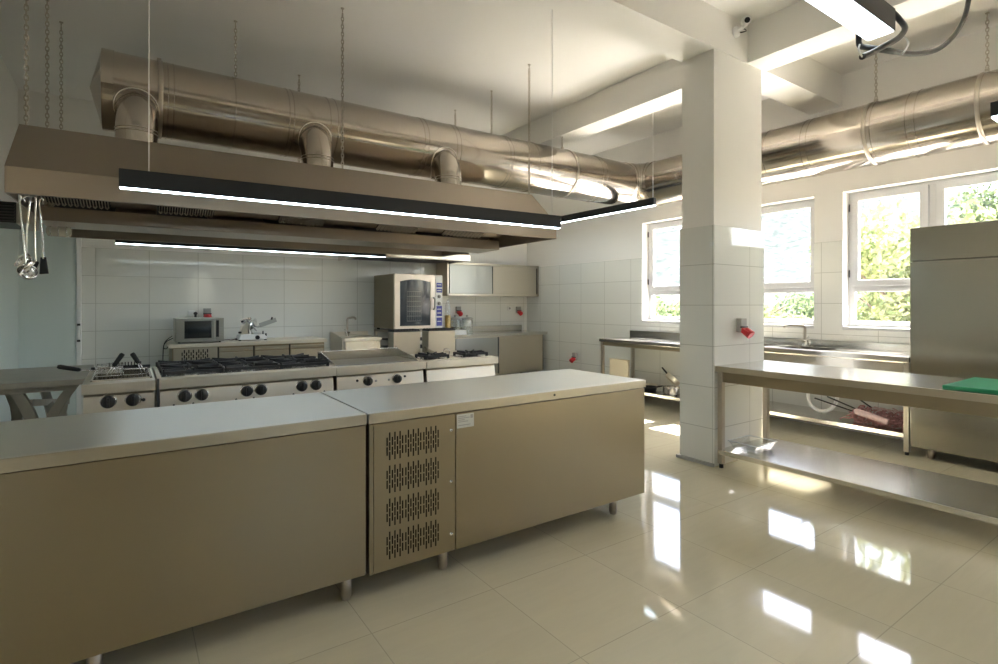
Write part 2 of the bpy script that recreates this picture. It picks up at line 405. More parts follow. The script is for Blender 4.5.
# fryer
fr = thing('deep_fryer', (-.04, 4.6, 0), 'narrow steel deep fryer with two black knobs at left end of line', 'fryer')
cook_body(fr, -.235, .150); ft = cook_top(fr, -.235, .150, (-.19, .125, 4.30, 4.92))
MB().box(-.192, .127, 4.298, 4.922, .62, .63).box(-.192, -.187, 4.298, 4.922, .62, .868).box(.122, .127, 4.298, 4.922, .62, .868).box(-.19, .125, 4.295, 4.303, .62, .868).box(-.19, .125, 4.917, 4.925, .62, .868).build('oil_tank', 'water', fr)
MB().box(-.20, -.186, 4.29, 4.93, .868, .878).box(.12, .134, 4.29, 4.93, .868, .878).box(-.20, .134, 4.29, 4.304, .868, .878).box(-.20, .134, 4.916, 4.93, .868, .878).build('tank_rim', 'steel_light', fr, .002)
bs = MB().box(-.225, .142, 4.96, 4.985, .868, .895)
bs.build('rear_rail', 'darkgrey', fr, .002)
hk = MB().box(-.12, .085, 4.955, 4.962, .885, .90)
for k in range(11): hk.cyl((-.115 + k * .0195, 4.955, .90), (-.115 + k * .0195, 4.955, .925), .004, 6)
hk.build('basket_rest', 'iron', fr)
knob(fr, -.103, .747, .040); knob(fr, .027, .747, .040); dot(fr, .083, .742, .012, 'darkgrey')
BL = ['wire fryer basket with handle pointing up towards the left door', 'wire fryer basket with single handle leaning left over the range side', 'wire fryer basket laid with its black handle out over the wood table']
def basket(i, x0, x1, y0, y1, z0, z1, arm, grip, label):
    b = thing('fryer_basket', ((x0 + x1) / 2, (y0 + y1) / 2, z0), label, 'fryer basket', 'fryer baskets in the deep fryer')
    m = MB(); r = .0016
    for x, y in ((x0, None), (x1, None)): m.cyl((x, y0, z1), (x, y1, z1), .003, 6)
    for y in (y0, y1): m.cyl((x0, y, z1), (x1, y, z1), .003, 6)
    n = 12
    for k in range(n + 1):
        y = y0 + (y1 - y0) * k / n; m.tube([(x0, y, z1), (x0, y, z0), (x1, y, z0), (x1, y, z1)], r, 4, False)
    for k in range(7):
        x = x0 + (x1 - x0) * k / 6; m.tube([(x, y0, z1), (x, y0, z0), (x, y1, z0), (x, y1, z1)], r, 4, False)
    for k in range(1, 4):
        z = z0 + (z1 - z0) * k / 4; m.tube([(x0, y0, z), (x1, y0, z), (x1, y1, z), (x0, y1, z)], r, 4, False, True)
    m.build('wire_basket', 'chrome', b)
    a0, a1 = Vector(arm[0]), Vector(arm[1]); w = Vector((.012, 0, 0)) if abs((a1 - a0).z) > .05 else Vector((0, .012, 0))
    MB().tube([a0 - w, a1 - w * .4], .004, 6).tube([a0 + w, a1 + w * .4], .004, 6).build('handle', 'chrome', b)
    g0, g1 = Vector(grip[0]), Vector(grip[1])
    MB().tube([g0, g0.lerp(g1, .1), g0.lerp(g1, .9), g1], [.010, .014, .016, .011], 10).build('grip', 'black', b)
basket(0, -.178, -.04, 4.42, 4.80, .72, .885, ((-.11, 4.42, .88), (-.075, 4.43, .955)), ((-.078, 4.43, .95), (-.028, 4.44, 1.03)), BL[0])
basket(1, -.026, .112, 4.42, 4.80, .72, .885, ((.095, 4.43, .88), (.058, 4.43, .965)), ((.06, 4.43, .96), (.022, 4.44, 1.03)), BL[1])
basket(2, -.182, -.03, 4.55, 4.82, .889, .93, ((-.182, 4.66, .90), (-.275, 4.66, .912)), ((-.268, 4.66, .912), (-.392, 4.66, .945)), BL[2])

# six burner range
gr = thing('gas_range', (.745, 4.6, 0), 'six-burner steel gas range with six black knobs and cast-iron grates', 'range')
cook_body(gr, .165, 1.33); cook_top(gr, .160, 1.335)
MB().box(.155, .168, Y0 - .012, Y0 + .02, .60, .875).build('side_strip', 'darkgrey', gr)
MB().box(.185, 1.31, 4.245, 5.0, .866, .874).build('burner_tray', 'steel_light', gr)
MB().box(.18, 1.32, 5.01, 5.05, .868, .905).build('rear_rail', 'darkgrey', gr, .003)
for x in (.315, .418, .70, .795, 1.082, 1.188): knob(gr, x, .742)
for x in (.252, .365, .63, .745, 1.02, 1.25): dot(gr, x, .69, .007)
def grate(root, cx, cy, w, d_, z=.874, name='pan_grate'):
    m = MB(); h = .034
    x0, x1, y0, y1 = cx - w / 2, cx + w / 2, cy - d_ / 2, cy + d_ / 2
    zt = z + h; t = .016
    for x in (x0 + t / 2, x1 - t / 2): m.bar((x, y0, zt - .01), (x, y1, zt - .01), t, .02)
    for y in (y0 + t / 2, y1 - t / 2): m.bar((x0, y, zt - .01), (x1, y, zt - .01), t, .02)
    for a in range(8):
        an = a * PI / 4; dx, dy = math.cos(an), math.sin(an)
        s_ = min(abs((w / 2 - .006) / dx) if abs(dx) > .01 else 9, abs((d_ / 2 - .006) / dy) if abs(dy) > .01 else 9)
        m.bar((cx + dx * s_, cy + dy * s_, zt + .002), (cx + dx * .06, cy + dy * .06, zt - .004), .012, .024)
    for x in (x0 + .01, x1 - .01):
        for y in (y0 + .01, y1 - .01): m.box(x - .01, x + .01, y - .01, y + .01, z, zt)
    m.build(name, 'iron', root, .002)
    b = MB().lathe([(0, z + .020), (.03, z + .020), (.036, z + .014), (.036, z + .008), (.05, z + .006), (.055, z)], (cx, cy, 0), 20)
    b.build('burner', 'iron', root)
for i in range(3):
    for j in range(2): grate(gr, .375 + i * .376, 4.435 + j * .375, .368, .368)

# griddle
gd = thing('griddle', (1.73, 4.6, 0), 'flat-top steel griddle with low splash rim and two knobs', 'griddle')
cook_body(gd, 1.343, 2.112); cook_top(gd, 1.338, 2.117)
MB().box(1.375, 2.08, 4.24, 4.70, .866, .8725).build('cooking_plate', 'plate', gd, .003)
MB().box(1.355, 2.10, 4.70, 4.712, .866, .952).prism([(4.712, .952), (4.62, .952), (4.26, .885), (4.26, .866), (4.712, .866)], 0, 1.352, 1.362).prism([(4.712, .952), (4.62, .935), (4.30, .885), (4.30, .866), (4.712, .866)], 0, 2.092, 2.102).build('splash_rim', 'steel_top', gd, .002)
knob(gd, 1.603, .738, .037); knob(gd, 1.858, .738, .037)
dot(gd, 1.515, .748, .011); dot(gd, 1.93, .752, .011)
dot(gd, 1.672, .735, .010, 'greyplastic'); dot(gd, 1.785, .735, .010, 'greyplastic')

# end unit with two flues
eu = thing('gas_cooker', (2.495, 4.6, 0), 'two-burner steel cooker with two upright steel flues behind it', 'cooker')
cook_body(eu, 2.128, 2.862); cook_top(eu, 2.122, 2.872)
MB().box(2.15, 2.43, 4.22, 4.46, .866, .873).box(2.52, 2.84, 4.22, 4.46, .866, .873).build('burner_tray', 'steel_light', eu, .002)
grate(eu, 2.27, 4.34, .25, .20); grate(eu, 2.68, 4.34, .27, .20)
MB().ring((2.46, 4.42, .91), .035, .004, 1, 24).build('lifting_ring', 'chrome', eu)
for x0, x1 in ((2.115, 2.40), (2.49, 2.80)):
    f = MB().box(x0, x1, 4.84, 4.98, .868, 1.09).build('flue', 'steel_mid', eu, .004)
    g = MB().box(x0 + .004, x1 - .004, 4.83, 4.985, 1.09, 1.104)
    for k in range(9): g.box(x0 + .02 + k * (x1 - x0 - .04) / 8 - .006, x0 + .02 + k * (x1 - x0 - .04) / 8 + .006, 4.835, 4.98, 1.10, 1.112)
    g.build('flue_grille', 'iron', f)
MB().prism([(4.84, .96), (4.60, .885), (4.60, .866), (4.84, .866)], 0, 2.128, 2.138).prism([(4.84, .94), (4.55, .885), (4.55, .866), (4.84, .866)], 0, 2.44, 2.448).build('splash_rim', 'steel_top', eu, .002)

# ------------------------------------------------------------------ hood over the line
hx0, hx1 = -1.99, 2.02
HC = (1.45, 5.25, 2.0)
hd = thing('exhaust_hood', HC, 'huge tapered steel exhaust hood hanging over the cooking line', 'hood')
def hb(): return MB()
OX, OY, OZ = HC
def sh(mb):  # hood parts are laid out about its own centre
    mb.v = [(x + OX, y + OY, z + OZ) for x, y, z in mb.v]; return mb
yf, yt = -1.225, -.82      # fascia and top edge, measured from the centre line
t = .008
for s_ in (-1, 1):
    a = lambda y: y * -s_
    m = MB().box(hx0, hx1, *sorted((a(yf), a(yf + t))), 0, .152)
    m.box(hx0, hx1, *sorted((a(yf), a(yf + .035))), 0, .004).box(hx0, hx1, *sorted((a(yf + .031), a(yf + .035))), 0, .02)
    sh(m).build('fascia', 'steel_hood', hd, .002)
    m = MB().prism([(a(yf), .150), (a(yt), .50), (a(yt + .01), .493), (a(yf + t), .143)], 0, hx0, hx1)
    sh(m).build('slope_panel', 'steel_hood', hd)
    # baffle filters alternating with blank panels, running down to the middle channel
    fy0, fz0, fy1, fz1 = -.92, .34, -.235, .105
    L = math.hypot(fy1 - fy0, fz1 - fz0); uy, uz = (fy1 - fy0) / L, (fz1 - fz0) / L; ny, nz = uz, -uy
    cuts = [hx0 + .03, -1.55, -1.25, -.85, -.35, .05, .55, .98, 1.27, 1.75, hx1 - .03]
    for k in range(10):
        x0 = cuts[k]; x1 = cuts[k + 1] - .004
        if k % 2 == 0:
            m = MB()
            m.prism([(a(fy0), fz0), (a(fy1), fz1), (a(fy1) - 0, fz1 + .012), (a(fy0), fz0 + .012)], 0, x0, x1)
            f = sh(m).build('filter_plate', 'black', hd)
            n = 11; m = MB()
            for q in range(n):
                xc = x0 + .02 + (x1 - x0 - .04) * q / (n - 1)
                P0 = [(a(fy0 + .02), fz0 - .004), (a(fy1), fz1 - .004)]
                for dx in (-.009, .009):
                    m.bar((xc + dx, P0[0][0], P0[0][1]), (xc + dx, P0[1][0], P0[1][1]), .004, .024)
                m.tube([(xc - .009, a(fy1), fz1 + .03), (xc - .009, a(fy1), fz1 - .006), (xc, a(fy1), fz1 - .016), (xc + .009, a(fy1), fz1 - .006), (xc + .009, a(fy1), fz1 + .03)], .0055, 5)
            sh(m).build('baffle', 'steel_pale', f)
        else:
            m = MB().prism([(a(fy0), fz0), (a(fy1), fz1), (a(fy1), fz1 + .012), (a(fy0), fz0 + .012)], 0, x0, x1)
            sh(m).build('blank_panel', 'steel_hood', hd)
m = MB().box(hx0, hx1, yt, -yt, .492, .50); sh(m).build('top_panel', 'steel_hood', hd)
for x in (hx0, hx1 - .008):
    m = MB().prism([(yf, 0), (-yf, 0), (-yf, .15), (-yt, .50), (yt, .50), (yf, .15)], 0, x, x + .008)
    sh(m).build('end_panel', 'steel_hood', hd)
m = MB().box(hx0 + .01, hx1 - .02, -.235, .235, -.026, -.02).box(hx0 + .01, hx1 - .02, -.235, -.228, -.026, .075).box(hx0 + .01, hx1 - .02, .228, .235, -.026, .075).box(hx0 + .01, hx0 + .016, -.235, .235, -.026, .075).box(hx1 - .026, hx1 - .02, -.235, .235, -.026, .075)
for x in (hx0 + .02, 0, hx1 - .04): m.box(x, x + .02, -.02, .02, .07, .50)
sh(m).build('grease_channel', 'steel_hood', hd, .002)
m = MB().box(-1.80, 1.10, 1.135, 1.205, .085, .15); sh(m).build('fascia_sheen', 'pvc', hd, .004)  # white strip stands in for light on the rear fascia's inner top
m = MB().tube([(hx0 + .012, .13, -.062), (hx0 + .022, .13, -.062), (hx0 + .155, .13, -.062), (hx0 + .17, .13, -.062)], [.02, .042, .042, .02], 14); sh(m)
bl = m.build('bulkhead_lamp', 'lampglass', hd)
m = MB()
for x in (hx0 + .04, hx0 + .09, hx0 + .14): m.ring((x, .13, -.062), .045, .004, 0, 20, 5)
m.box(hx0 + .012, hx0 + .19, .10, .16, -.03, -.024)
sh(m).build('cage', 'chrome', bl)
hd.rotation_euler.z = R(-1.7)
cr, sr = math.cos(R(-1.7)), math.sin(R(-1.7))
def hoodpt(x, y): return (OX + (x) * cr - (y) * sr, OY + x * sr + y * cr)

# chains
def chain(x, y, z0, z1, label, group='chains holding up the hood', pitch=.032, tilt=0):
    m = MB(); n = int((z1 - z0 - .02) / pitch)
    for k in range(n):
        z = z0 + .02 + k * pitch; ax = k % 2
        pts = []
        for a in range(8):
            an = 2 * PI * a / 8; u = math.cos(an) * .0105; v = math.sin(an) * .022
            xx = x + tilt * (z - z0)
            pts.append((xx + (u if ax else 0), y + (0 if ax else u), z + v))
        m.tube(pts, .0042, 5, False, True)
    xt = x + tilt * (z1 - z0)
    m.ring((x, y, z0 + .008), .010, .003, 0, 10, 5)
    m.cyl((xt, y, z1 - .03), (xt, y, z1), .005, 6); m.lathe([(0, z1 - .006), (.015, z1 - .006), (.015, z1)], (xt, y, 0), 10)
    return tag(m.build('chain', 'steel_leg', None, origin=(x, y, z0)), label, 'chain', group)
for (x, y, l) in ((hx0 + .03, yt + .03, 'steel chain at the hood\'s front left corner, first of three side by side'),
                  (hx0 + .03, .03, 'steel chain at the middle of the hood\'s left end'),
                  (hx0 + .03, -yt - .03, 'steel chain at the hood\'s rear left corner, beside the duct cap'),
                  (.06, yt + .03, 'long steel chain in front of the duct, at the middle of the hood'),
                  (hx1 - .01, yt + .03, 'long steel chain at the hood\'s front right corner, in front of the duct'),
                  (.06, -yt - .03, 'short visible steel chain behind the duct, above the hood\'s middle'),
                  (hx1 - .03, -yt - .03, 'thin steel chain behind the duct above the hood\'s right end')):
    px, py = hoodpt(x, y); chain(px, py, OZ + .5, ZC, l)

# ------------------------------------------------------------------ ventilation duct
dr = .30; DY, DZ, DX = 5.2, 3.04, 6.05
du = thing('ventilation_duct', (2.9, DY, DZ), 'big round steel ventilation duct crossing above the hood and turning along windows', 'duct')
ER = .36
MB().tube([(-.15, DY, DZ), (DX - ER, DY, DZ)], dr, 48, False).build('duct_run', 'steel_duct', du)
MB().tube([(DX, DY - ER, DZ), (DX, -3.38, DZ)], dr, 48, False).build('duct_run', 'steel_duct', du)
pts = [(DX - ER + ER * math.sin(a), DY - ER + ER * math.cos(a), DZ) for a in [R(k * 22.5) for k in range(5)]]
m = MB()
vs = []
for i in range(4):  # mitred elbow segments, flat between the joints
    m.tube([pts[i], pts[i + 1]], dr, 48, False)
MB_el = MB(); MB_el.tube(pts, dr, 48, False); MB_el.build('elbow', 'steel_duct', du)
for i, p in enumerate(pts):
    a = R(i * 22.5); m2 = []
    for k in range(48):
        an = 2 * PI * k / 48; rad = Vector((math.sin(a), math.cos(a), 0)) * math.cos(an) * (dr + .003) + Vector((0, 0, 1)) * math.sin(an) * (dr + .003)
        m2.append(Vector(p) + rad)
    MB().tube(m2, .005, 5, False, True).build('seam_ring', 'steel_duct', du)
cap = MB().lathe([(dr + .006, -.09), (dr + .006, -.165), (dr, -.165), (.0, -.245)], (0, DY, DZ), 48, 0)
for i_ in range(len(cap.sm)): cap.sm[i_] = False
for k, f in enumerate(cap.f): pass
cap.build('end_cap', 'steel_duct', du)
for x in (.26, .30, .74, 1.17, 1.21, 1.53, 1.60, 2.49, 2.54, 2.87, 2.92, 3.57, 3.62, 4.0, 4.62, 5.05, 5.12):
    MB().ring((x, DY, DZ), dr + .001, .0035, 0, 48, 5).build('seam_ring', 'steel_duct', du)
for y in (4.15, 3.2, 2.80, 2.74, 2.16, 1.88, 1.81, .9, 0., -.9):
    MB().ring((DX, y, DZ), dr + .001, .0035, 1, 48, 5).build('seam_ring', 'steel_duct', du)
for ax, p in ((0, .21), (0, 4.60), (1, 2.21), (1, 1.38)):
    m = MB(); n = 48; w = .016
    c0 = [(dr + .002, -w), (dr + .007, -w), (dr + .007, w), (dr + .002, w), (dr + .002, -w)]
    m.lathe([(r_, p + h_) for r_, h_ in c0], (0, DY, DZ) if ax == 0 else (DX, 0, DZ), 48, ax)
    if ax == 0: m.box(p - .015, p + .015, DY - .012, DY + .012, DZ + dr, DZ + dr + .04)
    else: m.box(DX - .012, DX + .012, p - .015, p + .015, DZ + dr, DZ + dr + .04)
    m.build('clamp', 'steel_leg', du)
for x in (.055, 1.40, 2.74):
    p = [(x, 5.14, 2.93), (x, 5.0, 2.885), (x, 4.91, 2.80), (x, 4.88, 2.70), (x, 4.88, 2.502)]
    st = MB().tube(p, .136, 28, False).build('branch_pipe', 'steel_duct', du)
    m = MB()
    for z in (2.55, 2.65, 2.675): m.ring((x, 4.88, z), .137, .004, 2, 28, 5)
    m.build('pipe_band', 'steel_light', st)
    # welded saddle where the branch leaves the big pipe
    m = MB(); sd = []
    for k in range(32):
        an = 2 * PI * k / 32; xx = x + math.cos(an) * .143; zz = 2.865 + math.sin(an) * .135
        dy = math.sqrt(max(0, (dr + .002) ** 2 - (zz - DZ) ** 2)); sd.append((xx, DY - dy, zz))
    m.tube(sd, .008, 6, False, True); m.build('saddle', 'steel_light', st)
for x, y, l in ((.78, DY, 'thin steel chain dropping to the duct near its capped end'),
                (3.50, DY, 'thin steel chain dropping to the duct above the hood\'s right half'),
                (4.60, DY, 'thin steel chain at the clamp on the duct before its bend')):
    chain(x, y, DZ + dr + (.035 if x == 4.6 else 0), ZC, l, 'chains holding up the duct')
chain(DX, 2.21, DZ + dr + .035, ZC, 'thin steel chain at the duct clamp beside the column, under the black cable', 'chains holding up the duct')
chain(DX, 1.38, DZ + dr + .035, ZC, 'thin steel chain at the duct clamp near the photo\'s right edge', 'chains holding up the duct')

# ------------------------------------------------------------------ LED lamps
def lamp(x0, y0, x1, y1, z0, label, wires=(), cat='lamp', w=.05, h=.10, led='led'):
    mid = ((x0 + x1) / 2, (y0 + y1) / 2, z0)
    L = math.hypot(x1 - x0, y1 - y0); an = math.atan2(y1 - y0, x1 - x0)
    o = thing('linear_lamp', mid, label, cat, 'black linear LED lamps'); ORG[o.name] = (0, 0, 0)
    MB().box(-L / 2, L / 2, -w / 2, w / 2, .006, h).box(-L / 2, L / 2, -w / 2, -w / 2 + .004, 0, .01).box(-L / 2, L / 2, w / 2 - .004, w / 2, 0, .01).build('housing', 'lampblack', o, .002)
    MB().box(-L / 2 + .004, L / 2 - .004, -w / 2 + .005, w / 2 - .005, -.005, .006).build('diffuser', led, o, .003)
    for t_, top in wires:
        MB().cyl((L * (t_ - .5), 0, h), (L * (t_ - .5), 0, top - z0), .0035, 6).lathe([(0, top - z0 - .01), (.02, top - z0 - .01), (.02, top - z0)], (L * (t_ - .5), 0, 0), 10).build('suspension_wire', 'pvc', o)
    o.rotation_euler.z = an
    return o
lamp(-.04, 3.56, 2.97, 3.395, 2.0, 'long black LED lamp hanging in front of the hood', ((.045, ZC), (.975, ZC)))
lamp(-.11, 6.88, 2.87, 6.86, 2.0, 'long black LED lamp low behind the hood, near the tiled back wall', ((.05, ZC), (.95, ZC)))
lamp(5.52, 4.47, 5.52, 7.45, 2.62, 'black LED lamp beneath the duct bend, ending beside the column', ((.01, ZC), (.97, ZC)))
lt = lamp(-.15, 1.02, 2.845, 1.02, 2.6, 'bright LED lamp at the top edge with a black cable looped round it', ((.05, ZC), (.985, ZC)), led='led_big', w=.115)
lamp(4.69, 1.03, 6.2, 1.03, 2.6, 'short end of LED lamp at the photo\'s far right edge', ((.12, ZC), (.62, ZC)))

cb = thing('power_cable', (2.9, 1.0, 2.6), 'thick black cable looped on the bright lamp end and sweeping up to ceiling', 'cable')
def smooth(pts, n=6):
    P_ = [Vector(p) for p in pts]; out = []
    for i in range(len(P_) - 1):
        p0 = P_[max(i - 1, 0)]; p1 = P_[i]; p2 = P_[i + 1]; p3 = P_[min(i + 2, len(P_) - 1)]
        for k in range(n):
            t_ = k / n
            out.append(.5 * ((2 * p1) + (-p0 + p2) * t_ + (2 * p0 - 5 * p1 + 4 * p2 - p3) * t_ ** 2 + (-p0 + 3 * p1 - 3 * p2 + p3) * t_ ** 3))
    return out + [P_[-1]]
m = MB().tube(smooth([(2.79, 1.0, 2.70), (2.87, .99, 2.708), (2.925, .975, 2.68), (2.90, .945, 2.62), (2.813, .94, 2.55), (2.70, .95, 2.49), (2.625, .97, 2.448), (2.542, .98, 2.409)]), .0125, 10)
m.tube(smooth([(2.85, 1.06, 2.70), (2.832, 1.10, 2.675), (2.830, 1.105, 2.62), (2.81, 1.09, 2.572), (2.80, 1.04, 2.54), (2.89, 1.0, 2.535), (3.196, 1.0, 2.603), (3.548, 1.0, 2.728), (3.836, 1.0, 2.908), (3.993, 1.0, 3.08), (4.05, 1.0, 3.3), (4.06, 1.0, ZC)]), .0125, 10)
m.build('sheath', 'black', cb)
MB().tube(smooth([(2.86, .955, 2.60), (2.88, .925, 2.54), (2.83, .93, 2.48)]), .004, 6).tube(smooth([(2.545, .98, 2.41), (2.51, .98, 2.43), (2.52, .98, 2.455)]), .004, 6).build('bare_wire', 'pvc', cb)

# camera on the beam
sc_ = thing('security_camera', (4.36, 2.64, 3.70), 'small white security camera mounted where beam meets column', 'camera')
MB().lathe([(0, 2.66), (.045, 2.66), (.045, 2.64), (.03, 2.625), (0, 2.625)], (4.355, 0, 3.735), 20, 1).build('mount', 'pvc', sc_)
MB().tube(smooth([(4.355, 2.63, 3.735), (4.36, 2.59, 3.75), (4.36, 2.56, 3.785)]), .013, 8).build('arm', 'pvc', sc_)
v = Vector((-.72, -.62, -.32)).normalized(); c0 = Vector((4.37, 2.57, 3.80))
bd = MB().tube([c0 - v * .05, c0 - v * .045, c0 + v * .055, c0 + v * .06], [.025, .036, .036, .030], 20).build('body', 'pvc', sc_)
MB().tube([c0 + v * .055, c0 + v * .064], [.024, .022], 18).build('lens', 'black', bd)
MB().tube(smooth([(4.365, 2.62, 3.72), (4.42, 2.60, 3.74), (4.46, 2.63, 3.78), (4.47, 2.66, 3.80)]), .005, 6).build('cable', 'black', sc_)

# ------------------------------------------------------------------ left side: table, ladles, wall unit
tb = thing('wooden_table', (-.65, 5.85, 0), 'dark grey-brown wooden table with curved legs, beside the fryer', 'table')
MB().box(-1.03, -.268, 5.24, 6.42, .742, .785).build('tabletop', 'wood', tb, .004)
for y in (5.28, 6.30): MB().box(-.98, -.33, y, y + .06, .70, .742).build('apron', 'wood', tb, .003)
def arc_leg(xt, xm, y, flip):
    pts = []
    for k in range(9):
        t_ = k / 8; z = .74 * (1 - t_); b = math.sin(PI * t_)
        pts.append((xt + (xm - xt) * b, z))
    w = .075; poly = [(x - w / 2, z) for x, z in pts] + [(x + w / 2, z) for x, z in reversed(pts)]
    MB().prism(poly, 1, y - .035, y + .035).build('leg', 'wood', tb, .004)
for y in (5.33, 6.30):
    arc_leg(-.345, -.50, y, 1); arc_leg(-.70 if y < 6 else -.92, -.58 if y < 6 else -.80, y, -1)
MB().bar((-.47, 5.33, .47), (-.62, 6.30, .60), .06, .05).bar((-.62, 5.33, .62), (-.47, 6.30, .47), .06, .05).build('stretcher', 'wood', tb, .003)

def ladle(x, y, ztop, L, kind, rot, label):
    o = thing('hanging_' + kind, (x, y, ztop), label, kind, 'utensils hanging from the hood'); ORG[o.name] = (0, 0, 0)
    pts = [(0, .012, -.03), (0, .02, -.008), (0, .008, .006), (0, -.008, .002), (0, -.01, -.03), (0, 0, -.2), (0, 0, -L + .05), (0, .0, -L)]
    MB().tube(smooth(pts, 4), .0055, 6).build('handle', 'chrome', o)
    T = Matrix.Translation((0, 0, -L)) @ Matrix.Rotation(R(-58), 4, 'X')
    if kind == 'ladle':
        r = .05; prof = [(r * math.sin(a), r - r * math.cos(a) - r) for a in [R(k * 10) for k in range(10)]]
        prof += [(p[0] * .93, p[1] * .93) for p in reversed(prof)]
        m = MB().lathe(prof, (0, r * .92, 0), 20); m.v = [tuple(T @ Vector(p)) for p in m.v]; m.build('bowl', 'chrome', o)
    elif kind == 'skimmer':
        m = MB().lathe([(0, -.012), (.03, -.010), (.055, 0), (.056, .003), (.03, -.006), (0, -.008)], (0, .05, 0), 22); m.v = [tuple(T @ Vector(p)) for p in m.v]; m.build('bowl', 'chrome', o)
    else:
        MB().prism([(-.030, -L - .09), (.030, -L - .09), (.018, -L + .01), (-.018, -L + .01)], 1, -.002, .002).build('blade', 'black', o, .001)
    o.rotation_euler = rot
lx, ly = hoodpt(hx0 + .09, yf + .035)
for i, (dx, dy, L, kind, rot, l) in enumerate(((-.03, .0, .40, 'ladle', (0, R(4), R(200)), 'steel ladle hanging lowest at the hood\'s left corner'),
        (.0, .05, .33, 'ladle', (0, R(-3), R(120)), 'small steel ladle hanging higher, over the others'),
        (.03, .02, .38, 'skimmer', (0, R(-2), R(60)), 'shallow steel skimmer hanging at hood\'s left corner'),
        (.055, .07, .36, 'spatula', (0, R(-3), R(-40)), 'flat steel spatula tilted among the hanging ladles'))):
    ladle(lx + dx, ly + dy, 1.995, L, kind, rot, l)

wu = thing('vent_unit', (-.87, 6.3, 2.07), 'dark louvred vent box on left wall behind hanging ladles', 'vent unit')
MB().box(-1.037, -.80, 6.22, 6.75, 2.07, 2.25).build('housing', 'darkgrey', wu, .004)
m = MB()
for k in range(6): m.box(-1.03, -.81, 6.205, 6.222, 2.085 + k * .026, 2.097 + k * .026)
m.build('louvre', 'black', wu)
MB().box(-.80, -.70, 6.22, 6.75, 2.065, 2.245).build('end_cap', 'steel_leg', wu, .006)

# ------------------------------------------------------------------ back wall counter with microwave and slicer
fc = thing('refrigerated_counter', (1.36, 7.9, 0), 'low steel counter with three doors under the microwave and slicer', 'counter')
MB().box(.44, 2.28, 7.62, 8.245, .13, .822).build('body', 'steel', fc, .003)
MB().box(.41, 2.31, 7.58, 8.25, .826, .873).build('worktop', 'steel_pale', fc, .003)
vp = MB().box(.455, .93, 7.60, 7.622, .14, .815).build('vent_panel', 'steel_mid', fc, .003)
for cl in range(2):
    m = MB()
    for k in range(6):
        x = .545 + cl * .155 + k * .024
        for q in range(3): m.box(x - .006, x + .006, 7.597, 7.606, .62 + q * .062 + (k % 2) * .03 - .02, .655 + q * .062 + (k % 2) * .03 - .012)
    m.build('vent_grille', 'void', vp)
for a, b in ((.955, 1.345), (1.375, 1.795), (1.825, 2.265)):
    dd = MB().box(a, b, 7.598, 7.622, .14, .745).build('door', 'steel_mid', fc, .004)
    MB().prism([(7.585, .80), (7.585, .785), (7.612, .755), (7.622, .755), (7.622, .80)], 0, a, b).build('handle', 'steel_mid', dd, .002)
m = MB()
for x in (.942, 1.36, 1.81): m.box(x - .008, x + .008, 7.612, 7.623, .14, .815)
m.build('gasket', 'black', fc)
legs(fc, [(.55, 7.7), (2.2, 7.7), (.55, 8.15), (2.2, 8.15)], .132)

mw = thing('microwave_oven', (.745, 7.85, .873), 'silver microwave with dark glass door on the low steel counter', 'microwave')
MB().box(.478, 1.012, 7.66, 8.06, .888, 1.186).build('body', 'steel_grey', mw, .006)
dr_ = MB().box(.482, .915, 7.632, 7.66, .892, 1.182).build('door', 'steel_grey', mw, .004)
MB().box(.572, .868, 7.628, 7.634, .935, 1.150).build('glass', 'mwglass', dr_)
MB().box(.882, .898, 7.598, 7.612, .935, 1.150).box(.884, .896, 7.61, 7.634, .94, .96).box(.884, .896, 7.61, 7.634, 1.125, 1.145).build('handle', 'steel_grey', dr_, .004)
cp = MB().box(.918, 1.010, 7.636, 7.66, .892, 1.182).build('control_panel', 'steel_grey', mw, .003)
MB().box(.920, .952, 7.632, 7.638, .945, 1.155).build('display', 'black', cp)
m = MB()
for k in range(4): m.box(.964, .996, 7.632, 7.638, .96 + k * .03, .978 + k * .03)
m.build('button', 'greyplastic', cp)
m = MB()
for x in (.52, .97):
    for y in (7.70, 8.0): m.cyl((x, y, .873), (x, y, .89), .014, 10)
m.build('foot', 'rubber', mw)
MB().tube(smooth([(.50, 8.07, .93), (.44, 8.09, .90), (.40, 8.09, .87), (.372, 8.06, .80), (.365, 8.05, .55)]), .006, 6).tube(smooth([(.47, 8.07, .95), (.40, 8.11, .885), (.375, 8.12, .80), (.41, 8.08, .79), (.43, 8.07, .85)]), .005, 6).build('cord', 'black', mw)

ms = thing('meat_slicer', (1.38, 7.87, .873), 'white and steel meat slicer with tilted carriage and round blade', 'slicer')
MB().prism([(1.20, .885), (1.55, .885), (1.545, .94), (1.50, .955), (1.22, .955)], 1, 7.74, 8.02).build('base', 'pvc', ms, .01)
m = MB()
for x in (1.215, 1.53):
    for y in (7.76, 8.0): m.cyl((x, y, .873), (x, y, .888), .017, 10)
m.build('foot', 'rubber', ms)
MB().prism([(1.235, .95), (1.40, .95), (1.375, 1.06), (1.31, 1.12), (1.25, 1.07)], 1, 7.82, 7.98).build('motor_housing', 'steel_pale', ms, .012)
bx = Vector((.83, 0, .56)).normalized(); cc = Vector((1.385, 7.80, 1.055))
q1 = Vector((0, -.93, .37)); 
m = MB(); rg = []
ax_ = Vector((.82, -.45, -.2)).normalized(); up_ = Vector((-.35, 0, 1)); e1 = (up_ - ax_ * up_.dot(ax_)).normalized(); e2 = ax_.cross(e1)
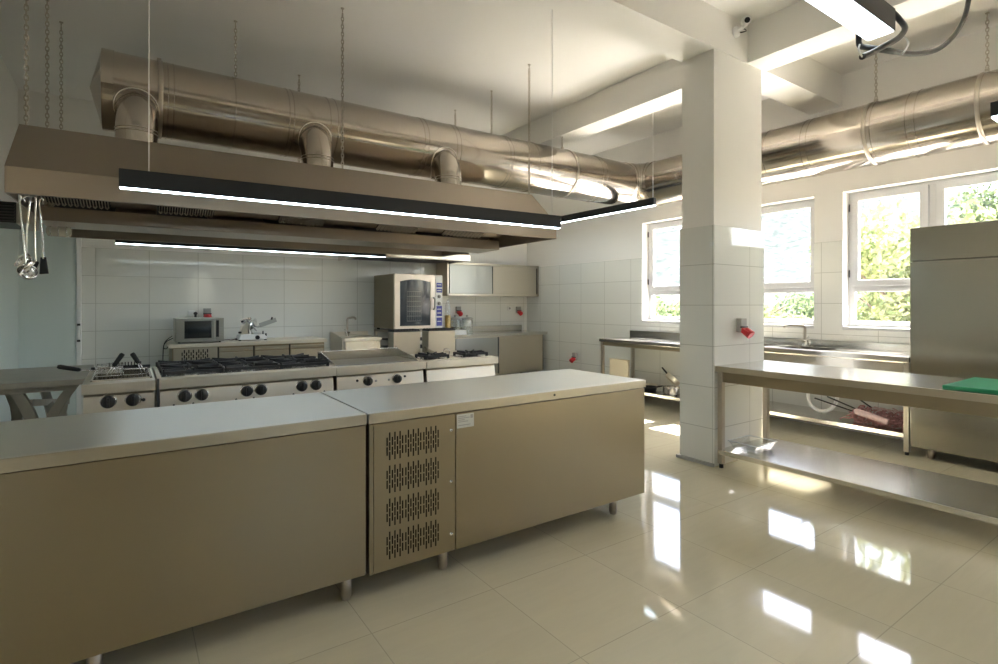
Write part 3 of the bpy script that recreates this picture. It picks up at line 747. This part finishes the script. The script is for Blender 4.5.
def disc(mb, c_, r_, t_, n=28):
    vs = [c_ + (e1 * math.cos(2 * PI * k / n) + e2 * math.sin(2 * PI * k / n)) * r_ + ax_ * o_ for o_ in (-t_, t_) for k in range(n)]
    mb.add(vs, [tuple(range(n)), tuple(range(2 * n - 1, n - 1, -1))] + [(k, (k + 1) % n, (k + 1) % n + n, k + n) for k in range(n)]); return mb
disc(MB(), cc, .115, .004).build('blade', 'chrome', ms)
disc(MB(), cc - ax_ * .02, .095, .014).build('blade_guard', 'steel_leg', ms)
MB().bar((1.30, 7.78, 1.155), (1.42, 7.76, 1.0), .09, .016).build('gauge_plate', 'greyplastic', ms, .003)
MB().bar((1.43, 7.80, 1.05), (1.66, 7.80, 1.135), .16, .012).bar((1.45, 7.72, 1.075), (1.66, 7.72, 1.15), .012, .06).build('carriage', 'greyplastic', ms, .003)
MB().bar((1.27, 7.86, 1.09), (1.36, 7.82, 1.175), .04, .03).bar((1.235, 7.86, 1.14), (1.33, 7.82, 1.175), .03, .02).build('sharpener', 'steel_light', ms, .004)
MB().cyl((1.425, 7.74, .915), (1.425, 7.715, .915), .027, 18).build('thickness_knob', 'black', ms)
MB().cyl((1.50, 7.76, .95), (1.50, 7.76, 1.0), .008, 8).cyl((1.535, 7.75, .93), (1.535, 7.75, .965), .011, 8).cyl((1.205, 7.76, .985), (1.23, 7.78, .985), .014, 8).cyl((1.245, 7.8, 1.125), (1.265, 7.82, 1.13), .012, 8).cyl((1.60, 7.72, 1.15), (1.61, 7.72, 1.185), .012, 8).build('grip', 'black', ms)
MB().tube(smooth([(1.06, 8.0, .880), (1.10, 7.93, .885), (1.15, 7.96, .879), (1.21, 7.92, .9)]), .005, 6).build('cord', 'black', ms)

# sockets
def socket(loc, face, label, lid=True):
    """grey box with a red hinged cover; face = outward direction"""
    o = thing('wall_socket', loc, label, 'socket', 'grey sockets with red covers'); ORG[o.name] = (0, 0, 0)
    MB().box(-.045, .045, -.05, 0, -.05, .07).build('box', 'greyplastic', o, .006)
    MB().prism([(-.05, -.01), (-.115, -.045), (-.10, -.075), (-.045, -.055)], 0, -.045, .045).tube([(0, -.06, -.035), (0, -.115, -.075)], [.036, .040], 16).build('cover', 'red', o, .005)
    MB().cyl((-.05, -.05, -.005), (.05, -.05, -.005), .008, 8).build('hinge', 'darkgrey', o)
    o.rotation_euler.z = face; return o
socket((.885, 8.258, 1.235), 0, 'grey wall socket with red cover above the microwave')
socket((4.83, 8.258, 1.245), 0, 'red-covered wall socket above the glass jars')
socket((6.165, 8.258, 1.24), 0, 'red-covered wall socket under the right-hand upper cabinet door')
socket((6.389, 6.87, .445), R(-90), 'red-covered wall socket low on the right tiled wall')
o = socket((4.40, 2.654, 1.17), 0, 'grey socket with open red cover on the tiled column')
def outlet(x, z, label, plug):
    o = thing('power_outlet', (x, 8.258, z), label, 'outlet')
    MB().box(x - .04, x + .04, 8.246, 8.26, z - .04, z + .04).build('plate', 'pvc', o, .004)
    if plug: MB().cyl((x + .045, 8.25, z), (x + .045, 8.20, z), .022, 12).box(x + .032, x + .058, 8.215, 8.24, z - .05, z).build('plug', 'black', o)
    else: MB().cyl((x, 8.248, z), (x, 8.244, z), .022, 16).build('insert', 'greyplastic', o)
outlet(.70, 1.235, 'white outlet with black plug just above the microwave', True)
outlet(5.97, 1.275, 'plain white outlet left of a red-covered socket, under cabinet', False)

# ------------------------------------------------------------------ small sink, oven, cabinets
s1 = thing('hand_sink', (2.86, 7.95, 0), 'small steel sink with side splash left of the combi oven', 'sink')
m = MB().box(2.58, 3.16, 7.66, 7.80, .815, .866).box(2.58, 3.16, 8.12, 8.24, .815, .866).box(2.58, 2.68, 7.80, 8.12, .815, .866).box(3.06, 3.16, 7.80, 8.12, .815, .866)
m.build('top', 'steel_pale', s1, .003)
MB().box(2.68, 3.06, 7.80, 8.12, .64, .65).box(2.67, 2.68, 7.80, 8.12, .64, .83).box(3.06, 3.07, 7.80, 8.12, .64, .83).box(2.68, 3.06, 7.79, 7.80, .64, .83).box(2.68, 3.06, 8.12, 8.13, .64, .83).build('basin', 'steel_light', s1)
MB().box(2.56, 3.16, 8.235, 8.25, .815, .93).prism([(7.68, .866), (8.25, .935), (8.25, .60), (7.68, .60)], 0, 2.56, 2.575).build('splash', 'steel_pale', s1, .002)
MB().box(2.61, 3.13, 7.675, 7.69, .60, .815).build('front_panel', 'steel_light', s1, .003)
for x in (2.61, 3.13):
    for y in (7.70, 8.20): MB().box(x - .02, x + .02, y - .02, y + .02, 0, .815).build('leg', 'steel_leg', s1, .003)
def tap(x, y, z, h, dx, dy, label, lever=True, r=.015, mat='steel_leg'):
    o = thing('faucet', (x, y, z), label, 'faucet')
    MB().lathe([(.03, z), (.03, z + .01), (.02, z + .02), (.02, z + .07), (0, z + .075)], (x, y, 0), 16).build('base', 'chrome', o)
    MB().tube(smooth([(x, y, z + .05), (x, y, z + h * .6), (x, y, z + h * .88), (x + dx * .1, y + dy * .1, z + h * .97), (x + dx * .3, y + dy * .3, z + h), (x + dx * .75, y + dy * .75, z + h * 1.03), (x + dx * .95, y + dy * .95, z + h * .99), (x + dx, y + dy, z + h * .9)]), r, 12).build('spout', mat, o)
    if lever: MB().cyl((x, y, z + .07), (x + .05 * (1 if dx < 0 else -1), y - .02, z + .10), .008, 8).cyl((x - .04, y, z + .05), (x + .04, y, z + .05), .015, 10).build('lever', 'chrome', o)
tap(2.80, 8.17, .866, .28, .09, -.12, 'chrome faucet over the small hand sink at the back wall')

st = thing('oven_stand', (3.65, 7.8, 0), 'dark steel stand carrying the combi oven', 'stand')
for x in (3.27, 4.02):
    for y in (7.46, 8.18): MB().box(x - .02, x + .02, y - .02, y + .02, 0, .94).build('leg', 'steel_leg', st)
MB().box(3.25, 4.04, 7.44, 8.20, .93, .955).build('top', 'steel_leg', st, .003)
m = MB()
for k in range(6): m.box(3.29, 4.0, 7.45, 8.17, .2 + k * .12, .208 + k * .12)
m.build('tray_rail', 'darkgrey', st)
ov = thing('combi_oven', (3.65, 7.8, .955), 'tall steel combi oven with curved-top glass door and blue panel', 'oven')
MB().box(3.245, 4.06, 7.44, 8.20, .985, 1.815).build('body', 'steel', ov, .006)
m = MB()
for x in (3.3, 4.0):
    for y in (7.5, 8.15): m.cyl((x, y, .955), (x, y, .99), .025, 12)
m.build('foot', 'rubber', ov)
# door: frame with an arched window opening
x0, x1, z0, z1 = 3.25, 3.925, .99, 1.81
gx0, gx1, gz0 = 3.335, 3.845, 1.03
arch = [(gx0 + (gx1 - gx0) * k / 12, 1.70 + .035 * math.sin(PI * k / 12)) for k in range(13)]
m = MB(); yb_, yf_ = 7.44, 7.40
m.box(x0, gx0, yf_, yb_, z0, z1).box(gx1, x1, yf_, yb_, z0, z1).box(gx0, gx1, yf_, yb_, z0, gz0)
m.prism(arch + [(gx1, z1), (gx0, z1)], 1, yf_, yb_)
od = m.build('door', plain('oven_door_frame', (.70, .62, .54), .3, .55, .03), ov)
MB().box(gx0 - .005, gx1 + .005, 7.412, 7.42, gz0 - .005, 1.745).build('glass', 'ovenglass', od)
m = MB()
for k in range(7): m.box(gx0 + .12, gx1 - .16, 7.4105, 7.413, 1.10 + k * .075, 1.104 + k * .075)
for k in range(8): m.box(gx0 + .12 + k * .033, gx0 + .123 + k * .033, 7.4105, 7.413, 1.10, 1.55)
m.build('rack', 'greyplastic', od)
MB().tube(smooth([(3.895, 7.395, 1.28), (3.893, 7.35, 1.30), (3.893, 7.345, 1.38), (3.895, 7.35, 1.44), (3.895, 7.395, 1.46)]), .014, 8).build('handle', 'greyplastic', od)
cp = MB().box(3.93, 4.055, 7.40, 7.44, .99, 1.81).build('control_panel', 'pvc', ov, .004)
MB().box(3.948, 4.045, 7.397, 7.401, 1.62, 1.69).box(3.948, 4.045, 7.397, 7.401, 1.54, 1.60).box(3.948, 4.045, 7.397, 7.401, 1.17, 1.33).box(3.948, 4.045, 7.397, 7.401, 1.02, 1.15).build('display', 'blue', cp)
for z in (1.48, 1.37):
    MB().lathe([(0, 7.375), (.022, 7.375), (.026, 7.385), (.027, 7.40)], (3.995, 0, z), 18, 1).build('dial', 'greyplastic', cp)
m = MB()
for z in (1.48, 1.37): m.lathe([(.034, 7.396), (.042, 7.396), (.042, 7.402)], (3.995, 0, z), 20, 1)
for z in (1.66, 1.57, 1.28, 1.22, 1.09): m.box(3.96, 4.03, 7.3955, 7.3985, z - .006, z + .006)
m.build('panel_mark', 'pvc', cp)

oh = thing('oven_hood', (3.55, 7.7, 2.03), 'smaller steel hood over the combi oven, bright front fascia', 'hood')
MB().box(2.68, 4.42, 7.15, 7.162, 2.03, 2.125).box(2.68, 2.69, 7.15, 8.25, 2.03, 2.125).box(4.41, 4.42, 7.15, 8.25, 2.03, 2.125).box(2.68, 4.42, 7.15, 7.25, 2.03, 2.037).build('fascia', 'steel_light', oh, .002)
MB().prism([(7.155, 2.125), (7.75, 2.50), (8.25, 2.50), (8.25, 2.492), (7.755, 2.492), (7.17, 2.12)], 0, 2.68, 4.42).prism([(7.15, 2.12), (7.75, 2.50), (8.25, 2.50), (8.25, 2.12)], 0, 2.68, 2.69).prism([(7.15, 2.12), (7.75, 2.50), (8.25, 2.50), (8.25, 2.12)], 0, 4.41, 4.42).build('canopy', 'steel_hood', oh)
MB().box(2.70, 4.40, 7.26, 8.24, 2.06, 2.075).build('filter_plate', 'darkgrey', oh)

uc = thing('wall_cabinet', (5.375, 8.05, 1.5), 'steel wall cabinet with two sliding doors right of the oven', 'cabinet')
MB().box(4.395, 6.36, 7.89, 8.25, 1.50, 2.07).box(4.395, 6.36, 7.855, 7.89, 1.50, 1.535).box(4.395, 6.36, 7.855, 7.89, 2.03, 2.07).box(4.395, 4.425, 7.855, 7.89, 1.50, 2.07).box(6.335, 6.36, 7.855, 7.89, 1.50, 2.07).build('body', 'steel_mid', uc, .003)
lab(MB().box(4.45, 5.315, 7.866, 7.888, 1.538, 2.028).build('door', 'steel_grey', uc, .004), 'brighter left sliding door')
MB().box(5.33, 6.315, 7.868, 7.888, 1.538, 2.028).build('door', 'steel_mid', uc, .004)
MB().box(5.308, 5.326, 7.866, 7.878, 1.54, 2.026).box(4.428, 4.444, 7.868, 7.889, 1.54, 2.026).box(6.318, 6.334, 7.868, 7.889, 1.54, 2.026).build('door_gap', 'black', uc)

lc = thing('base_cabinet', (5.33, 7.9, 0), 'steel base cabinet with two doors in the right back corner', 'cabinet')
MB().box(4.37, 6.265, 7.60, 8.24, .14, .80).build('body', 'steel_mid', lc, .003)
MB().box(4.35, 6.33, 7.56, 8.25, .806, .852).box(4.35, 6.25, 8.235, 8.25, .852, .955).build('worktop', 'steel_top', lc, .003)
lab(MB().box(4.40, 5.235, 7.582, 7.602, .16, .785).build('door', 'steel_grey', lc, .004), 'brighter left door')
MB().box(5.275, 6.235, 7.584, 7.602, .16, .785).build('door', 'steel_mid', lc, .004)
MB().box(5.24, 5.268, 7.59, 7.603, .16, .79).box(6.24, 6.255, 7.59, 7.603, .16, .79).build('door_gap', 'darkgrey', lc)
legs(lc, [(4.45, 7.68), (6.18, 7.68), (4.45, 8.16), (6.18, 8.16)], .142)

for i, (x, l) in enumerate(((4.60, 'left of two lidded glass jars on the base cabinet'), (4.84, 'right of two lidded glass jars on the base cabinet'))):
    j = thing('glass_jar', (x, 7.95, .852), l, 'jar', 'lidded glass jars')
    MB().lathe([(0, .856), (.10, .856), (.105, .87), (.105, 1.07), (.09, 1.10), (.087, 1.10), (.10, 1.07), (.10, .875), (0, .87)], (x, 7.95, 0), 28).build('body', 'jarglass', j)
    MB().lathe([(.108, 1.095), (.112, 1.105), (.09, 1.125), (.02, 1.135), (.016, 1.15), (.024, 1.165), (0, 1.172)], (x, 7.95, 0), 28).build('lid', 'greyplastic', j)
bt = thing('squeeze_bottle', (4.43, 7.9, .852), 'clear bottle half full of yellow liquid beside the oven', 'bottle')
MB().lathe([(0, .853), (.046, .853), (.048, .87), (.048, 1.17), (0, 1.17)], (4.43, 7.9, 0), 20).build('liquid', 'yellow', bt)
MB().lathe([(.05, .853), (.05, 1.30), (.035, 1.37), (.016, 1.40), (.014, 1.44), (0, 1.44)], (4.43, 7.9, 0), 20).build('body', 'jarglass', bt)
for k, (dz, l) in enumerate(((0, 'lower white food tray at the left of the glass jars'), (.036, 'upper white food tray, stacked beside the glass jars'))):
    tag(MB().box(4.37, 4.66, 7.66, 7.84, .852 + dz, .886 + dz).build('food_tray', 'pvc', None, .006, (4.5, 7.75, .852 + dz)), l, 'tray', 'white food trays')

# ------------------------------------------------------------------ right wall: table, sink, fridge
wt = thing('work_table', (6.0, 4.78, 0), 'steel work table with backsplash against the right wall, behind column', 'table')
MB().box(5.66, 6.375, 3.95, 5.59, .815, .858).box(6.36, 6.385, 3.95, 5.63, .815, .955).build('worktop', 'steel_top', wt, .003)
MB().box(5.675, 5.70, 3.98, 5.56, .765, .815).build('apron', 'steel', wt, .002)
MB().box(5.70, 6.36, 5.535, 5.56, .765, .815).build('apron', 'steel', wt, .002)
MB().box(5.66, 6.36, 3.98, 5.56, .145, .185).build('shelf', 'steel_top', wt, .003)
for x in (5.69, 6.34):
    for y in (4.0, 5.55): MB().box(x - .02, x + .02, y - .02, y + .02, 0, .815).build('leg', 'steel_leg', wt, .002)
tag(MB().box(5.80, 5.84, 5.17, 5.52, .186, .56).box(5.795, 5.845, 5.165, 5.525, .548, .566).build('plastic_panel', 'cream', None, .006, (5.82, 5.34, .186)), 'cream plastic panel standing on the shelf under the right wall table', 'panel')
def pot(x, y, z, r, h, label, mat='chrome', inside='steel_light', tilt=None, handle=None, name='cooking_pot', group=None):
    o = thing(name, (x, y, z), label, 'pot' if name == 'cooking_pot' else 'pan', group); ORG[o.name] = (0, 0, 0)
    MB().lathe([(0, 0), (r * .92, 0), (r, .012), (r, h), (r * 1.05, h + .004), (r * 1.04, h + .008), (r * .97, h + .004)], (0, 0, 0), 28).build('body', mat, o)
    MB().lathe([(r * .97, h + .004), (r * .96, .014), (0, .012)], (0, 0, 0), 28).build('inside', inside, o)
    if handle:
        a = handle[0]; L = handle[1]; d_ = Vector((math.cos(a), math.sin(a), 0))
        MB().tube([d_ * r * .98 + Vector((0, 0, h * .75)), d_ * (r + .04) + Vector((0, 0, h * .85)), d_ * (r + L) + Vector((0, 0, h))], [.009, .011, .009], 8).build('handle', handle[2], o)
    if tilt: o.rotation_euler = tilt
    return o
pot(5.86, 4.47, .186, .115, .085, 'shiny steel pot on the shelf under the right wall table', handle=(R(-60), .05, 'chrome'))
pot(5.88, 4.50, .345, .105, .05, 'copper-lined pan tipped over on top of the steel pot', 'steel_pale', 'copper', Vector((.62, -.42, .75)).to_track_quat('Z', 'Y').to_euler(), (R(80), .10, 'black'), 'saucepan')
pot(5.84, 4.83, .186, .10, .045, 'black frying pan lying on the shelf beside the steel pot', 'iron', 'iron', None, (R(-15), .16, 'black'), 'frying_pan')
kt = thing('utensil_tray', (5.95, 5.02, .186), 'small steel tray of utensils in front of the cream panel', 'tray')
MB().box(5.83, 6.15, 4.93, 5.08, .186, .19).box(5.83, 6.15, 4.93, 4.936, .19, .23).box(5.83, 6.15, 5.074, 5.08, .19, .23).box(5.83, 5.836, 4.93, 5.08, .19, .23).box(6.144, 6.15, 4.93, 5.08, .19, .23).build('tray', 'steel_pale', kt)
MB().bar((5.80, 5.06, .24), (6.1, 4.97, .2), .02, .008).bar((5.80, 5.02, .25), (6.1, 5.0, .2), .014, .008).build('knife', 'chrome', kt)

su = thing('sink_unit', (6.05, 2.8, 0), 'long steel sink unit with undershelf beneath the windows', 'sink')
sx0, sy0, sy1 = 5.76, 1.845, 3.80
m = MB().box(sx0, 5.90, sy0, sy1, .835, .888).box(6.26, 6.375, sy0, sy1, .835, .888).box(5.90, 6.26, sy0, 2.62, .835, .882).box(5.90, 6.26, 3.12, 3.24, .835, .888).box(5.90, 6.26, 3.74, sy1, .835, .888).box(6.36, 6.386, sy0, sy1, .835, .962)
m.build('worktop', 'steel_top', su, .003)
for a, b in ((2.62, 3.12), (3.24, 3.74)):
    MB().box(5.90, 6.26, a, b, .60, .61).box(5.89, 5.90, a, b, .60, .86).box(6.26, 6.27, a, b, .60, .86).box(5.90, 6.26, a - .01, a, .60, .86).box(5.90, 6.26, b, b + .01, .60, .86).build('basin', 'steel_light', su)
MB().box(sx0 + .008, sx0 + .02, sy0 + .02, sy1, .62, .835).build('front_panel', 'steel_light', su, .003)
MB().box(sx0 + .005, 6.36, sy0 + .02, sy1, .155, .195).build('shelf', 'steel_top', su, .003)
for x in (5.785, 6.34):
    for y in (sy0 + .025, sy1 - .03):
        l_ = MB().box(x - .021, x + .021, y - .021, y + .021, .03, .835).build('leg', 'steel_leg', su, .002)
        MB().cyl((x, y, 0), (x, y, .035), .016, 10).build('foot', 'rubber', l_)
MB().tube(smooth([(6.03, 2.84, .61), (6.03, 2.84, .45), (6.0, 2.82, .33), (5.98, 2.77, .27), (5.97, 2.69, .245), (5.97, 2.60, .27), (5.98, 2.54, .36), (6.0, 2.53, .47), (6.1, 2.53, .55), (6.38, 2.53, .55)]), .017, 10).tube([(6.03, 2.84, .61), (6.03, 2.84, .52)], .032, 12).build('drain_hose', 'pvc', su)
tap(6.315, 3.01, .888, .235, -.30, .08, 'chrome swan-neck faucet on the sink unit by the windows')

# string mop on the sink undershelf
mo = thing('string_mop', (5.95, 2.15, .195), 'pink and white string mop head lying on the sink undershelf', 'mop')
m = MB(); rnd = random.Random(3)
for k in range(230):
    t_ = rnd.random(); cx = 5.90 + .10 * rnd.random(); y = 2.38 - .46 * t_
    z = .205 + .15 * rnd.random() * (1 - .35 * t_)
    p = [(cx, y, z)]
    for q in range(3): p.append((p[-1][0] + rnd.uniform(-.035, .03), p[-1][1] + rnd.uniform(-.04, .04), max(.203, p[-1][2] + rnd.uniform(-.03, .025))))
    m.tube(smooth(p, 2), .0065, 5)
m.build('strands', 'pink', mo)
MB().tube(smooth([(5.86, 2.31, .315), (5.83, 2.22, .305), (5.82, 2.12, .285), (5.83, 2.03, .26)]), [.03] * 18 + [.026], 12).build('binding_band', 'pinkwhite', mo)
m = MB()
for k in range(9):
    y = 2.26 - .03 * k; m.tube(smooth([(6.06 + rnd.uniform(-.03, .03), y, .33 + rnd.uniform(-.02, .03)), (6.04, y - .06, .34), (6.02, y - .14, .29)], 3), .006, 5)
m.build('loose_strand', 'pinkwhite', mo)
for i, (a, b, l) in enumerate((((5.87, 2.70, .385), (5.90, 2.34, .30), 'lowest of three thin black rods poking from mop'),
                               ((5.92, 2.60, .41), (5.93, 2.34, .325), 'middle of three thin black rods poking from mop'),
                               ((6.05, 2.46, .47), (6.03, 2.24, .34), 'topmost thin black rod, crossing behind the mop'))):
    tag(MB().tube([a, b], .007, 8).build('thin_rod', 'black', None, 0, b), l, 'rod', 'thin rods by the mop')

fg = thing('upright_fridge', (6.05, 1.2, 0), 'tall steel upright fridge at right, in front of the window', 'fridge')
MB().box(5.80, 6.37, .62, 1.835, .09, 2.04).build('body', 'steel_fridge', fg, .004)
MB().box(5.745, 5.80, .62, 1.835, .09, 1.737).build('door', 'steel_fridge', fg, .006)
MB().box(5.745, 5.80, .62, 1.835, 1.747, 2.042).build('top_panel', 'steel_fridge', fg, .006)
legs(fg, [(5.82, 1.70), (5.82, .75), (6.3, 1.70), (6.3, .75)], .095, .024)

# ------------------------------------------------------------------ prep table beside the column
pt = thing('prep_table', (4.45, 1.4, 0), 'long steel prep table with undershelf, butting against the column', 'table')
wk = MB().box(4.05, 4.81, .10, 2.648, .80, .848).build('worktop', 'steel_top', pt, .003)
MB().box(4.04, 4.05, .10, 2.648, .80, .847).build('front_lip', 'steel_lip', wk, .002)
for a_ in ((4.065, 4.085, .14, 2.62), (4.755, 4.775, .14, 2.62), (4.085, 4.755, 2.60, 2.62)): MB().box(*a_, .715, .80).build('apron', 'steel', pt, .002)
MB().box(4.045, 4.785, .14, 2.625, .112, .152).build('undershelf', 'steel_top', pt, .003)
for x in (4.068, 4.765):
    for y in (2.61, .15):
        l_ = MB().box(x - .021, x + .021, y - .021, y + .021, .035, .80).build('leg', 'steel_leg', pt, .002)
        MB().cyl((x, y, 0), (x, y, .037), .017, 10).build('foot', 'rubber', l_)
tag(MB().box(4.10, 4.72, .62, 1.145, .848, .870).build('cutting_board', 'green', None, .004, (4.4, .88, .848)), 'green cutting board on the prep table, cut by photo edge', 'cutting board')
ct = thing('clear_tub', (4.33, 2.43, .152), 'clear plastic tub on the undershelf by the column', 'tub')
m = MB(); a0 = (4.16, 4.40, 2.37, 2.555); a1 = (4.13, 4.44, 2.34, 2.585); zb_, zt_ = .156, .222
lo = [(a0[0], a0[2], zb_), (a0[1], a0[2], zb_), (a0[1], a0[3], zb_), (a0[0], a0[3], zb_)]; hi = [(a1[0], a1[2], zt_), (a1[1], a1[2], zt_), (a1[1], a1[3], zt_), (a1[0], a1[3], zt_)]
m.add(lo + hi, [(3, 2, 1, 0), (0, 1, 5, 4), (1, 2, 6, 5), (2, 3, 7, 6), (3, 0, 4, 7)])
tu = m.build('body', 'plastic_clear', ct); sm_ = tu.modifiers.new('wall', 'SOLIDIFY'); sm_.thickness = .004
MB().tube([(a1[0], a1[2], zt_), (a1[1], a1[2], zt_), (a1[1], a1[3], zt_), (a1[0], a1[3], zt_)], .005, 6, False, True).build('rim', plain('tub_rim', (.80, .85, .88), .15), ct)

# ------------------------------------------------------------------ outdoors
m = MB(); nx, ny = 30, 40; rnd = random.Random(5)
vs = []
for i in range(nx):
    for j in range(ny):
        x = 9 + 75 * (i / (nx - 1)) ** 1.5; y = -45 + 130 * j / (ny - 1)
        r_ = 17 + 2.2 * math.sin(y * .09) + 1.2 * math.sin(y * .23 + 1) - max(0, (27 - y)) * .5
        z = -1.2 + r_ * min(1, max(0, (x - 12) / 52)) ** 1.15 + .35 * math.sin(x * 1.3 + y * .7) * min(1, (x - 9) / 10)
        vs.append((x, y, z))
fs = [(i * ny + j, (i + 1) * ny + j, (i + 1) * ny + j + 1, i * ny + j + 1) for i in range(nx - 1) for j in range(ny - 1)]
m.add(vs, fs, True)
hm, nt, b = new_mat('hillside')
tc = nt.nodes.new('ShaderNodeTexCoord'); n1 = nt.nodes.new('ShaderNodeTexNoise'); n1.inputs['Scale'].default_value = 1.6; n1.inputs['Detail'].default_value = 8; n1.inputs['Roughness'].default_value = .7
nt.links.new(tc.outputs['Object'], n1.inputs['Vector'])
rp = nt.nodes.new('ShaderNodeValToRGB'); e = rp.color_ramp.elements
e[0].position = .38; e[0].color = (.034, .042, .039, 1); e[1].position = .6; e[1].color = (.074, .074, .070, 1)
nt.links.new(n1.outputs['Fac'], rp.inputs[0]); nt.links.new(rp.outputs[0], b.inputs['Base Color']); b.inputs['Roughness'].default_value = 1; b.inputs['Specular IOR Level'].default_value = 0
struct('hillside', m, hm)
struct('ground_bounce_slab', MB().box(XR + .3, 9.8, -14, 18, -.3, -.15), plain('bounce_slab_pale', (.72, .66, .56), .8, 0, .06, 3))  # unseen pale slab, added to bounce sun up onto the ceiling

def tree(x, y, zb, h, rx, rz, label, mat, n=2600, seed=1, name='leafy_tree', lsz=.075):
    rnd = random.Random(seed)
    t_ = thing(name, (x, y, zb), label, 'tree' if 'tree' in name else 'bush', 'trees and bushes outside the windows')
    m = MB(); m.tube(smooth([(x, y, zb - .1), (x + .05, y + .04, zb + h * .3), (x, y, zb + h * .7)], 4), [.10 - .008 * k for k in range(9)], 8)
    for k in range(5):
        a = k * 1.3; m.tube([(x, y, zb + h * (.35 + .07 * k)), (x + math.cos(a) * rx * .6, y + math.sin(a) * rx * .6, zb + h * (.5 + .08 * k))], [.04, .015], 6)
    m.build('trunk', 'bark', t_)
    blobs = [(rnd.uniform(-.6, .6) * rx, rnd.uniform(-.6, .6) * rx, zb + h * .62 + rnd.uniform(-.55, .55) * rz, rnd.uniform(.3, .55)) for _ in range(14)]
    m = MB(); vs = []; fs = []
    for _ in range(n * 2):
        bx_, by_, bz_, s_ = rnd.choice(blobs)
        d_ = Vector((rnd.gauss(0, 1), rnd.gauss(0, 1), rnd.gauss(0, 1))).normalized() * rnd.random() ** .4 * s_
        c_ = Vector((x + bx_ + d_.x * rx, y + by_ + d_.y * rx, bz_ + d_.z * rz))
        u = Vector((rnd.gauss(0, 1), rnd.gauss(0, 1), rnd.gauss(0, 1))).normalized() * lsz * rnd.uniform(.6, 1.2); w = u.cross(Vector((rnd.gauss(0, 1), rnd.gauss(0, 1), rnd.gauss(0, 1)))).normalized() * lsz * .45
        k = len(vs); vs += [c_ - u, c_ + w, c_ + u, c_ - w]; fs.append((k, k + 1, k + 2, k + 3))
    m.add(vs, fs); m.build('foliage', mat, t_)
tree(10.6, 3.25, -1.2, 4.6, 1.7, 1.5, 'tall leafy tree behind the fridge, filling the right window', 'leaf_a', 3600, 1)
tree(16.4, 3.3, -1.2, 7.2, 1.3, 2.2, 'slim tree in the rightmost window pane, against the sky', 'leaf_b', 1500, 2)
tree(11.0, 6.6, -1.2, 3.1, 1.5, .75, 'bush outside seen right of the column through lower pane', 'leaf_a', 2200, 4, 'leafy_bush')
tree(10.5, 8.6, -1.2, 3.2, 1.1, .9, 'bush outside in the window left of the column', 'leaf_b', 1700, 5, 'leafy_bush')
tree(15.4, 6.4, -1.2, 3.6, 1.7, .9, 'low bush outside at the right end of the wide window', 'leaf_b', 1700, 6, 'leafy_bush')

# ------------------------------------------------------------------ light
w = bpy.data.worlds.new('sky'); scene.world = w; w.use_nodes = True
nt = w.node_tree; bg = nt.nodes['Background']
sky = nt.nodes.new('ShaderNodeTexSky'); sky.sky_type = 'NISHITA'; sky.sun_disc = False; sky.sun_elevation = R(52); sky.sun_rotation = R(90); sky.air_density = 1.0; sky.dust_density = 2.5; sky.ozone_density = 1
nt.links.new(sky.outputs[0], bg.inputs[0]); bg.inputs[1].default_value = .55
sl_ = bpy.data.lights.new('sun', 'SUN'); sl_.energy = 26; sl_.angle = R(.6); sl_.color = (1, .965, .915)
so = bpy.data.objects.new('sun', sl_); COL.objects.link(so); so.location = (15, 4, 14)
dv = Vector((-1, .12, -1.30)).normalized(); so.rotation_euler = dv.to_track_quat('-Z', 'Y').to_euler()

# ------------------------------------------------------------------ camera
cd = bpy.data.cameras.new('camera'); cam = bpy.data.objects.new('camera', cd); COL.objects.link(cam)
cam.location = (0, 0, 1.37); cam.rotation_euler = (R(90), 0, R(-34.75))
cd.sensor_width = 36; cd.lens = 534.8 / 998 * 36; cd.shift_y = -28.6 / 998; cd.clip_start = .05; cd.clip_end = 300
scene.camera = cam
vs_ = scene.view_settings; vs_.view_transform = 'Standard'; vs_.look = 'None'; vs_.gamma = 1; vs_.use_curve_mapping = False; vs_.exposure = 1.8
cy = scene.cycles
cy.use_denoising = True
cy.max_bounces = 10; cy.diffuse_bounces = 5; cy.glossy_bounces = 5; cy.transparent_max_bounces = 12; cy.sample_clamp_indirect = 8
cy.caustics_reflective = True; cy.blur_glossy = .6; cy.caustics_refractive = False
